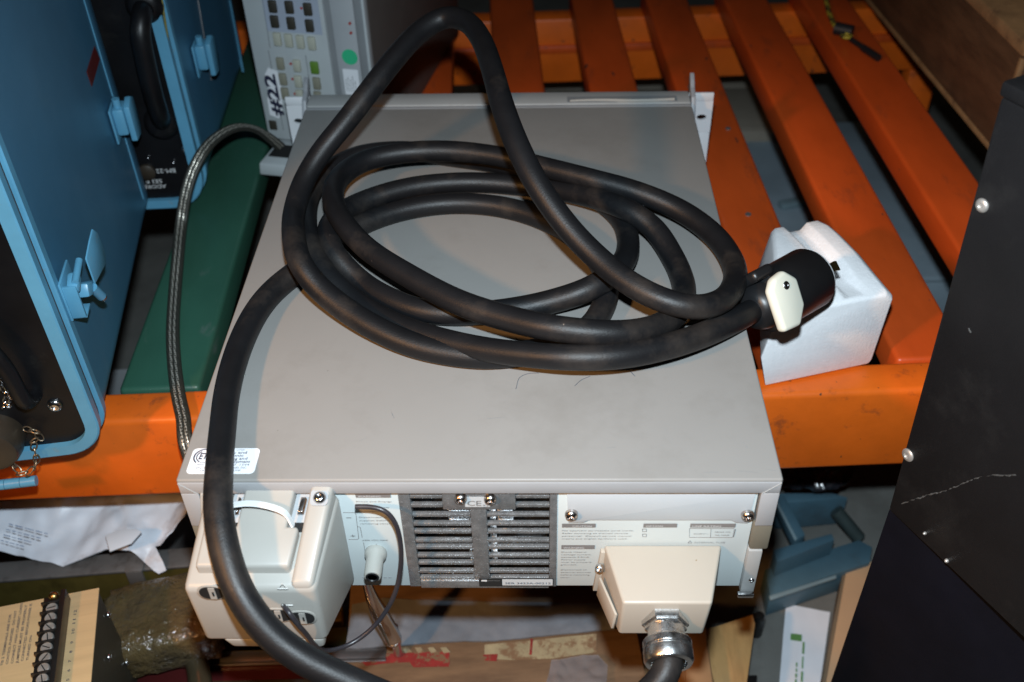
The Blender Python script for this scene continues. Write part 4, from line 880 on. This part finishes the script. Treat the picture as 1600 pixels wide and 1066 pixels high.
for i, (s, y, wpx) in enumerate((('TB 2 TERMINALS ARE FOR', 1040, 78), ('CONTROL PURPOSES - DO NOT', 1038, 82), ('CONNECT HIGH CURRENT LOADS', 1037, 93), ('JUMPERS MUST BE PROPERLY', 1036, 90), ('CONNECTED BEFORE POWER IS', 1033, 88), ('TURNED ON', 1032, 37))):
    gtext(s, 4.5+i*8.0, y, 4.0, wpx)
gtext('GRD', 63, 1037, 5.0, 14); gtext('PAR', 59, 1060, 5.0, 13)
for x, y in ((169, 961), (170, 1027), (198, 1035), (206, 1038)):
    q = atpl(x, y, mg @ V((0, 0, 0)), mg.to_3x3() @ V((1, 0, 0))); bm = NB(); screw(bm, q, mg.to_3x3() @ V((1, 0, 0)), .0035, .0022); obj('screw', bm, 'bright_metal', gold, 40)

# ------------------------------------------------------------------ steel chassis under the pallet, left
cz = .20
ca = atz(0, 908, cz); cb_ = atz(300, 884, cz); cu = cb_-ca; cu.z = 0; cang = math.atan2(cu.y, cu.x); cu.normalize()
chs = thing('steel_chassis', 'open steel chassis with yellow zinc front wall on the floor under the pallet', 'chassis', (ca.x, ca.y, 0), cang)
bm = NB(); bxx(bm, -.25, .36, 0, .026, cz-.004, cz, .001); obj('top_flange', bm, 'steel_rail', chs, 35, world=False)
bm = NB(); bxx(bm, -.25, .36, .003, .006, 0, cz-.0045, .001); obj('front_wall', bm, 'zinc_yellow', chs, 35, world=False)
bm = NB(); bxx(bm, -.25, .36, .0065, .34, .0, .004); obj('base_plate', bm, 'steel_rail', chs, 35, world=False)
bm = NB(); bxx(bm, -.25, .36, .341, .345, 0, cz-.004, .001); obj('back_wall', bm, 'inst_dark', chs, 35, world=False)
bm = NB(); bxx(bm, -.25, .36, -.012, .0026, .075, .09, .003); obj('front_lip', bm, 'brass', chs, 35, world=False)
p = MW[chs.name].inverted() @ atz(207, 903, cz)
bm = NB(); bxx(bm, p.x-.010, p.x+.010, -.0035, .03, cz+.0004, cz+.003, .001); bxx(bm, p.x-.009, p.x+.009, -.004, -.0005, cz-.022, cz+.002, .001); obj('clip', bm, 'steel_rail', chs, 35, world=False)
bm = NB(); cyl(bm, (p.x, -.008, cz-.026), (p.x, .0028, cz-.026), .0075, 18); obj('rubber_plug', bm, 'bakelite', chs, 40, world=False)

# crumpled white mailer on the chassis
mz = .235
poly = [atz(x, y, mz+dz) for x, y, dz in ((-60, 800, 0), (60, 770, 0), (190, 752, 0), (306, 757, 0), (312, 785, 0), (288, 815, -.004), (262, 842, -.012), (246, 856, -.022), (258, 880, -.03), (262, 892, -.034), (250, 897, -.036), (228, 880, -.030), (205, 864, -.018), (168, 864, -.02), (98, 884, -.03), (0, 860, -.02), (-60, 850, -.01))]
bm = sheet(poly, .010, 17, 4, .0015, 3); ml = thing('plastic_mailer', 'crumpled dirty white plastic mailer lying under the orange front rail', 'mailer', (atz(120, 830, mz).x, atz(120, 830, mz).y, .20))
obj('film', bm, 'mailer_white', ml, 45)
bm = NB(); o_ = [atz(x, y, mz+.012) for x, y in ((165, 838), (186, 829), (214, 828), (222, 832), (206, 850), (172, 863))]; prism(bm, o_, (0, 0, .0016), .0004); obj('torn_flap', bm, 'paper', ml, 40)
p = atz(4, 850, mz+.010); Xm = (atz(30, 858, mz)-atz(0, 850, mz)); Xm.z = 0
for k in range(4): dashes(ml, 'mailer_blue', p+V((0, .022-.0075*k, .006)), Xm, V((0, 0, 1)).cross(Xm), .05-.006*k, .0011)

# ------------------------------------------------------------------ dark red case with metal trim, and the things on it
rz0 = .150
ra = atz(232, 1012, rz0); rb = atz(545, 1003, rz0); 
rc = thing('instrument_trunk', 'dark red trunk with aluminium edge trim below the terminal cover', 'trunk', ((ra.x+rb.x)/2, ra.y-.1, 0), math.atan2(rb.y-ra.y, rb.x-ra.x))
hw = (rb-ra).length/2+.045
bm = NB(); bxx(bm, -hw, hw, -.20, .095, 0.002, rz0-.001, .004); obj('trunk_body', bm, 'red_case', rc, 35, world=False)
bm = NB(); bxx(bm, -hw-.001, hw+.001, .080, .0965, rz0-.014, rz0+.0015, .002); bxx(bm, -hw-.001, hw+.001, .078, .082, rz0-.0008, rz0+.0022, .0006); obj('edge_trim', bm, 'alu_trim', rc, 35, world=False)
bm = NB(); bxx(bm, -hw+.01, hw-.01, -.02, .060, rz0-.0006, rz0+.0012, .0004); obj('lid_stripe', bm, 'gloss_brown', rc, 35, world=False)

def blob(name, c, s, m, amp, ns, rz=0, sub=5, seed=0, parent=None, bub=0):
    t = bmesh.new(); bmesh.ops.create_cube(t, size=2)
    bmesh.ops.subdivide_edges(t, edges=t.edges[:], cuts=2**sub-1 if sub < 5 else 30, use_grid_fill=True)
    for v in t.verts:
        d = v.co; q = V(tuple(math.copysign(abs(a)**.8, a) for a in d)); l = (abs(q.x)**5+abs(q.y)**5+abs(q.z)**5)**.2; v.co = q/l
    for v in t.verts:
        n_ = v.co.normalized(); qq = v.co*ns+V((seed, 0, 0)); k = amp*(noise.noise(qq)+.5*noise.noise(qq*2.3))
        if bub: k += bub*max(0, math.sin(v.co.x*21)*math.sin(v.co.y*17)*math.sin(v.co.z*9+1.5))
        v.co = v.co+n_*k
    bmesh.ops.scale(t, vec=s, verts=t.verts); t.transform(Matrix.Translation(c) @ Matrix.Rotation(rz, 4, 'Z'))
    return obj(name, t, m, parent, 60)
bwc = atz(258, 975, .185)
bw = blob('bubble_wrap_parcel', (bwc.x, bwc.y, .185), (.060, .046, .030), 'bubble', .05, 2.6, .25, 4, 2, bub=.09)
tag(bw, 'glossy amber bubble wrapped parcel beside the gold terminal unit', 'parcel')
# glossy moulded brown handle at the bottom left, lying on the trunk
gh = [atz(x, y, rz0+h) for x, y, h in ((248, 1026, .010), (262, 1018, .016), (290, 1020, .016), (306, 1032, .014), (312, 1062, .012), (316, 1100, .010))]
bm = NB(); tube(bm, relax(smoothpath(gh, .004), 2), .0125, 14)
hd = obj('moulded_handle', bm, 'gloss_brown', None, 60); tag(hd, 'glossy dark brown moulded handle lying on the red trunk', 'handle')

# ------------------------------------------------------------------ wooden shipping crate with red stencilling, bottom centre
kz = .150
kA = atz(560, 1013, kz); kB = atz(930, 984, kz); kd = kB-kA; kd.z = 0; kang = math.atan2(kd.y, kd.x)
cr_ = thing('shipping_crate', 'brown wooden shipping crate with torn label and red print on top', 'crate', (kA.x, kA.y, 0), kang)
kl = kd.length
mkc = MW[cr_.name]
for i in range(3):
    bm = NB(); y1 = .125-i*.105; bxx(bm, -.012, kl+.045, y1-.1042, y1, kz-.012, kz, .0012); obj('top_plank', bm, 'crate_wood', cr_, 35, world=False)
bm = NB(); bxx(bm, -.010, kl+.043, -.188, .123, .001, kz-.0125, .001); obj('crate_body', bm, 'crate_wood', cr_, 35, world=False)
def onR(x, y, z=kz): return mkc.inverted() @ atz(x, y, z)
def patch(name, pix, m, lift=.0003):
    bm = NB(); P = [onR(x, y) for x, y in pix]; prism(bm, [V((p.x, p.y, kz+lift)) for p in P], (0, 0, .0003)); return obj(name, bm, m, cr_, world=False)
patch('printed_band', ((565, 1024), (702, 1018), (703, 1042), (646, 1043), (640, 1035), (600, 1037), (572, 1041), (563, 1033)), 'stamp_red')
for k in range(4):
    x = 628+k*20; patch('printed_chevron', ((x, 1013), (x+9, 1012), (x+16, 1020), (x+5, 1021.5)), 'crate_paper', .0008)
patch('label_remnant', ((757, 1008), (828, 1002), (880, 996), (932, 991), (932, 1020), (860, 1030), (800, 1032), (757, 1030)), 'crate_paper', .0005)
patch('printed_bar', ((829, 999), (833, 999), (831, 1024), (827, 1024)), 'stamp_red', .001); patch('printed_bar', ((755, 1024), (778, 1023), (776, 1034), (756, 1033)), 'stamp_red', .001)
text('FRAGILE', .011, 'stamp_red', cr_, mkc @ V((onR(757, 1046).x, onR(757, 1046).y, kz+.0006)), mkc.to_3x3() @ V((1, 0, 0)), mkc.to_3x3() @ V((0, 1, 0)), width=.05) if False else None
# grey sheet of packing felt lying across the crate's back
P = [atz(x, y, kz+.004) for x, y in ((540, 1012), (560, 1013), (620, 1008), (700, 1003), (770, 1001), (830, 995), (900, 988), (960, 983), (970, 955), (930, 942), (740, 940), (600, 935), (550, 945))]
bm = sheet(P, .002, 30, 4, .0022, 8); fs = obj('felt_sheet', bm, 'felt_grey', None, 40); tag(fs, 'blue grey felt sheet with ragged edge lying across the crate', 'felt sheet')
# chrome pull handle
hp = [atz(571, 905, .30), atz(582, 935, .27), atz(597, 965, .235), atz(608, 985, .215), atz(614, 998, .20)]
P = [V(p) for p in hp]; bm = NB(); tube(bm, relax(smoothpath(P, .004), 2), lambda L: .004+.005*min(1, L/.06), 16)
lathe(bm, [(.0091, 0), (.0082, .004), (.005, .0075), (.0001, .0085)], frame(P[-1], (P[-1]-P[-2]).orthogonal(), (P[-1]-P[-2]).cross((P[-1]-P[-2]).orthogonal())), 16)
cy = P[-1]; cyl(bm, (cy.x, cy.y+.012, kz+.004), (cy.x, cy.y+.010, cy.z+.006), .005, 12)
ch_ = obj('chrome_handle', bm, 'bright_metal', None, 60); tag(ch_, 'polished chrome lever handle poking out below the rear panel', 'handle')
# clear bag
P = [atz(x, y, kz+.012) for x, y in ((852, 1070), (862, 1034), (895, 1027), (935, 1024), (950, 1040), (948, 1075), (900, 1090))]
bm = sheet(P, .005, 26, 4, .0006, 5); cbg = obj('clear_bag', bm, 'bag_clear', None, 50); tag(cbg, 'crinkled clear plastic bag on the corner of the crate', 'plastic bag')

# ------------------------------------------------------------------ cartons right of the crate
tz = .12
a = atz(962, 1000, tz); b = atz(1108, 998, tz)
ct = thing('cardboard_carton', 'brown cardboard carton directly under the metal cable gland', 'carton', ((a.x+b.x)/2, a.y, 0), R(-3))
hw = (b.x-a.x)/2
bm = NB(); hexa(bm, [V((-hw, -.19, 0.001)), V((hw+.008, -.19, 0.001)), V((hw-.004, .04, .001)), V((-hw, .04, .001)), V((-hw, -.19, tz)), V((hw+.008, -.19, tz)), V((hw-.004, .04, tz)), V((-hw, .04, tz))], .0015); obj('carton_body', bm, 'cardboard', ct, 35, world=False)
bm = NB(); hexa(bm, [V((hw-.030, -.19, tz+.0004)), V((hw+.007, -.19, tz+.0004)), V((hw-.005, .04, tz+.0004)), V((hw-.030, .04, tz+.0004)), V((hw-.029, -.19, tz+.0034)), V((hw+.006, -.19, tz+.0034)), V((hw-.006, .04, tz+.0034)), V((hw-.029, .04, tz+.0034))], .0005); obj('carton_flap', bm, 'cardboard', ct, 35, world=False)
pz = .09
a = atz(1122, 1066, pz); b = atz(1182, 962, pz)
pl = thing('plywood_offcut', 'yellowish plywood offcut standing between the carton and concrete floor', 'plywood', (b.x-.03, b.y-.04, 0))
bm = NB(); P = [atz(x, y, pz) for x, y in ((1098, 985), (1176, 960), (1180, 975), (1166, 1075), (1120, 1085))]
prism(bm, [V((p.x, p.y, .001)) for p in P], (0, 0, pz-.001), .001); obj('ply_body', bm, 'plywood', pl, 35)
a = atz(1184, 953, .05); bm = NB(); lathe(bm, [(.008, 0), (.008, .034), (.006, .038), (.0001, .039)], Matrix.Translation((a.x+.004, a.y, 0.0005)), 20); rf = obj('rubber_foot', bm, 'bakelite', None, 40); tag(rf, 'small black rubber foot standing on the concrete below the corner tab', 'rubber foot')
P = [atz(x, y, .02) for x, y in ((1128, 1056), (1184, 1053), (1182, 1085), (1126, 1090))]; bm = NB(); prism(bm, [V((p.x, p.y, .001)) for p in P], (0, 0, .018), .002); bb = obj('black_tray', bm, 'bakelite', None, 35); tag(bb, 'flat black plastic tray on the floor at the bottom edge', 'tray')

# ------------------------------------------------------------------ floor at right: leaflet, board, blue frame, black film
P = [atz(x, y, .002) for x, y in ((1228, 944), (1297, 957), (1276, 1110), (1214, 1110))]
lf = thing('leaflet', 'white leaflet with green square logo lying on the concrete', 'leaflet', ((P[0].x+P[2].x)/2, (P[0].y+P[2].y)/2, 0))
bm = sheet(P, .0016, 14, 4, .0005, 6); obj('paper_sheet', bm, 'paper', lf, 60)
P2 = [atz(x, y, .0048) for x, y in ((1235.5, 990), (1253, 992), (1252.5, 1002.5), (1235, 1000))]; bm = NB(); prism(bm, P2, (0, 0, .0004)); obj('logo_square', bm, 'leaf_green', lf)
up_ = (atz(1252, 1010, .0048)-atz(1249, 1066, .0048)); up_.z = 0
for x, y, wp_, hp_ in ((1253, 1095, 90, .0028), (1244, 1085, 50, .0026)):
    dashes(lf, 'leaf_green', atz(x, y, .0052), up_, V((0, 0, 1)).cross(up_), wp_*up_.length/56, hp_)
P = [atz(x, y, .036) for x, y in ((1322, 868), (1372, 880), (1312, 1075), (1283, 1075))]
bd = thing('flat_carton', 'pale flat cardboard carton on the floor against the black cabinet', 'carton', ((P[0].x+P[2].x)/2, (P[0].y+P[2].y)/2, 0))
bm = NB(); prism(bm, [V((p.x, p.y, .001)) for p in P], (0, 0, .035), .001); obj('carton_body', bm, 'cardboard_side', bd, 35)
c_ = sum(P, V())/4
bm = NB(); prism(bm, [V((c_.x+(p.x-c_.x)*.96+.0035, c_.y+(p.y-c_.y)*.97, .0364)) for p in P], (0, 0, .0012), .0003); obj('carton_top', bm, 'cardboard_pale', bd, 35)
def crop6(x, y): return (1140+x/2.913, 700+y/2.913)
bf = thing('blue_stand', 'blue grey painted metal stand lying on the concrete right of the supply', 'stand', (.40, .36, 0))
def slab(name, pix, z, th, m, bev_=.003, bev=.0014):
    P = [atz(*crop6(x, y), z) for x, y in pix]; bm = NB(); prism(bm, [V((p.x, p.y, z-th)) for p in P], (0, 0, th), bev); return obj(name, bm, m, bf, 35)
slab('base_plate', ((160, 552), (590, 418), (650, 450), (640, 520), (185, 672)), .045, .044, 'teal_blue', .004)
slab('edge_flange', ((178, 672), (486, 575), (488, 590), (186, 690)), .0465, .004, 'teal_edge', .001)
slab('cross_bar', ((200, 462), (465, 388), (478, 418), (215, 520)), .075, .072, 'teal_blue', .004)
slab('arm', ((205, 225), (250, 215), (345, 395), (300, 420)), .080, .02, 'teal_blue', .003)
slab('arm_flange', ((205, 240), (216, 235), (310, 412), (298, 420)), .083, .004, 'teal_edge', .001)
slab('back_bar', ((210, 205), (470, 205), (540, 225), (330, 245), (230, 250)), .060, .055, 'teal_blue', .004)
a = atz(*crop6(485, 285), .06); b = atz(*crop6(590, 412), .03); bm = NB(); cyl(bm, a, b, .009, 14); obj('rod', bm, 'dark_rod', bf, 40)
P = [atz(*crop6(x, y), .10) for x, y in ((235, 90), (540, 75), (560, 150), (470, 215), (330, 205), (240, 210))]
bm = sheet(P, .022, 26, 4, .001, 4); bl = obj('black_film', bm, 'bag_black', None, 50); tag(bl, 'glossy black plastic film in the shade below the front rail', 'plastic film')

# ------------------------------------------------------------------ things under the slats
P = [atz(x, y, .12) for x, y in ((1160, 215), (1360, 200), (1500, 420), (1300, 460), (1195, 400))]
ug = thing('storage_bin', 'blue grey bin on the floor seen through the slats', 'bin', (sum((p.x for p in P))/5, sum((p.y for p in P))/5, 0))
x0, x1 = min(p.x for p in P), max(p.x for p in P); y0, y1 = min(p.y for p in P), max(p.y for p in P)
bm = NB(); bxx(bm, x0, x1, y0+.03, y1, .001, .12, .006); obj('bin_body', bm, 'under_blue', ug, 35)
bm = NB(); bxx(bm, x0-.004, x1+.004, y0+.026, y1+.004, .1204, .132, .004); obj('bin_lid', bm, 'under_blue', ug, 35)
a = atz(1238, 322, .132); bm = NB(); box(bm, (a.x, a.y, .138), (.05, .018, .011), .003, Matrix.Rotation(.3, 3, 'Z')); obj('lid_clip', bm, 'teal_edge', ug, 35)
P = [atz(x, y, .16) for x, y in ((820, 100), (1180, 90), (1200, 200), (820, 200))]
x0, x1 = P[0].x-.05, P[2].x+.02; y0, y1 = P[2].y, P[0].y+.06
uc = thing('floor_carton', 'dull brown carton on the floor beyond, glimpsed between the far slats', 'carton', ((x0+x1)/2, (y0+y1)/2, 0))
bm = NB(); bxx(bm, x0, x1, y1-.34, y1, .001, .155, .003); obj('carton_body', bm, 'under_brown', uc, 35)
bm = NB(); bxx(bm, x0+.004, x1-.004, y1-.336, y1-.172, .1554, .158, .001); obj('carton_flap', bm, 'under_brown', uc, 35); 
bm = NB(); bxx(bm, x0+.004, x1-.004, y1-.170, y1-.004, .1554, .158, .001); obj('carton_flap', bm, 'under_brown', uc, 35)
for x, y, lb in ((630, 125, 'small pale paper slip on the floor left of the far slats'), (724, 130, 'grey paper scrap on the floor between the middle slats')):
    a = atz(x, y, .004); bm = NB(); box(bm, (a.x, a.y, .0022), (.06, .14, .001), 0, Matrix.Rotation(.2, 3, 'Z')); s_ = obj('paper_slip', bm, 'paper', None); tag(s_, lb, 'paper')

for pix in (((760, 655), (790, 652)), ((1040, 668), (1043, 676)), ((948, 700), (962, 699)), ((560, 690), (574, 684)), ((1098, 738), (1122, 738)), ((1150, 736), (1185, 739)), ((1192, 733), (1212, 736)), ((838, 742), (850, 741)), ((610, 640), (616, 655)), ((905, 262), (906, 268)), ((1160, 690), (1168, 700))):
    bm = NB(); P = smoothpath([atz(x, y, T-.00012) for x, y in pix], .002); tube(bm, [p+V((.0004*noise.noise(p*400), .0004*noise.noise(p*300), 0)) for p in P], lambda L: .00015+.0004*abs(noise.noise(V((L*400, pix[0][0], 0)))), 5); obj('scuff_mark', bm, 'inst_dark', ps)
for k, pix in enumerate((((806, 608), (812, 590), (825, 584), (842, 583)), ((898, 603), (908, 594), (922, 588)), ((968, 571), (982, 578), (992, 588)))):
    bm = NB(); tube(bm, smoothpath([atz(x, y, T+.0004) for x, y in pix], .002), .00016, 5); h_ = obj('hair', bm, 'print_dark', None)
    tag(h_, ('longest curled hair on the grey cover in front of the coil', 'middle short hair on the grey cover in front of the coil', 'rightmost tiny hair on the grey cover beside the coil')[k], 'hair', 'hairs stuck to the cover')
scene.render.engine = 'CYCLES'; scene.cycles.caustics_reflective = False; scene.cycles.caustics_refractive = False
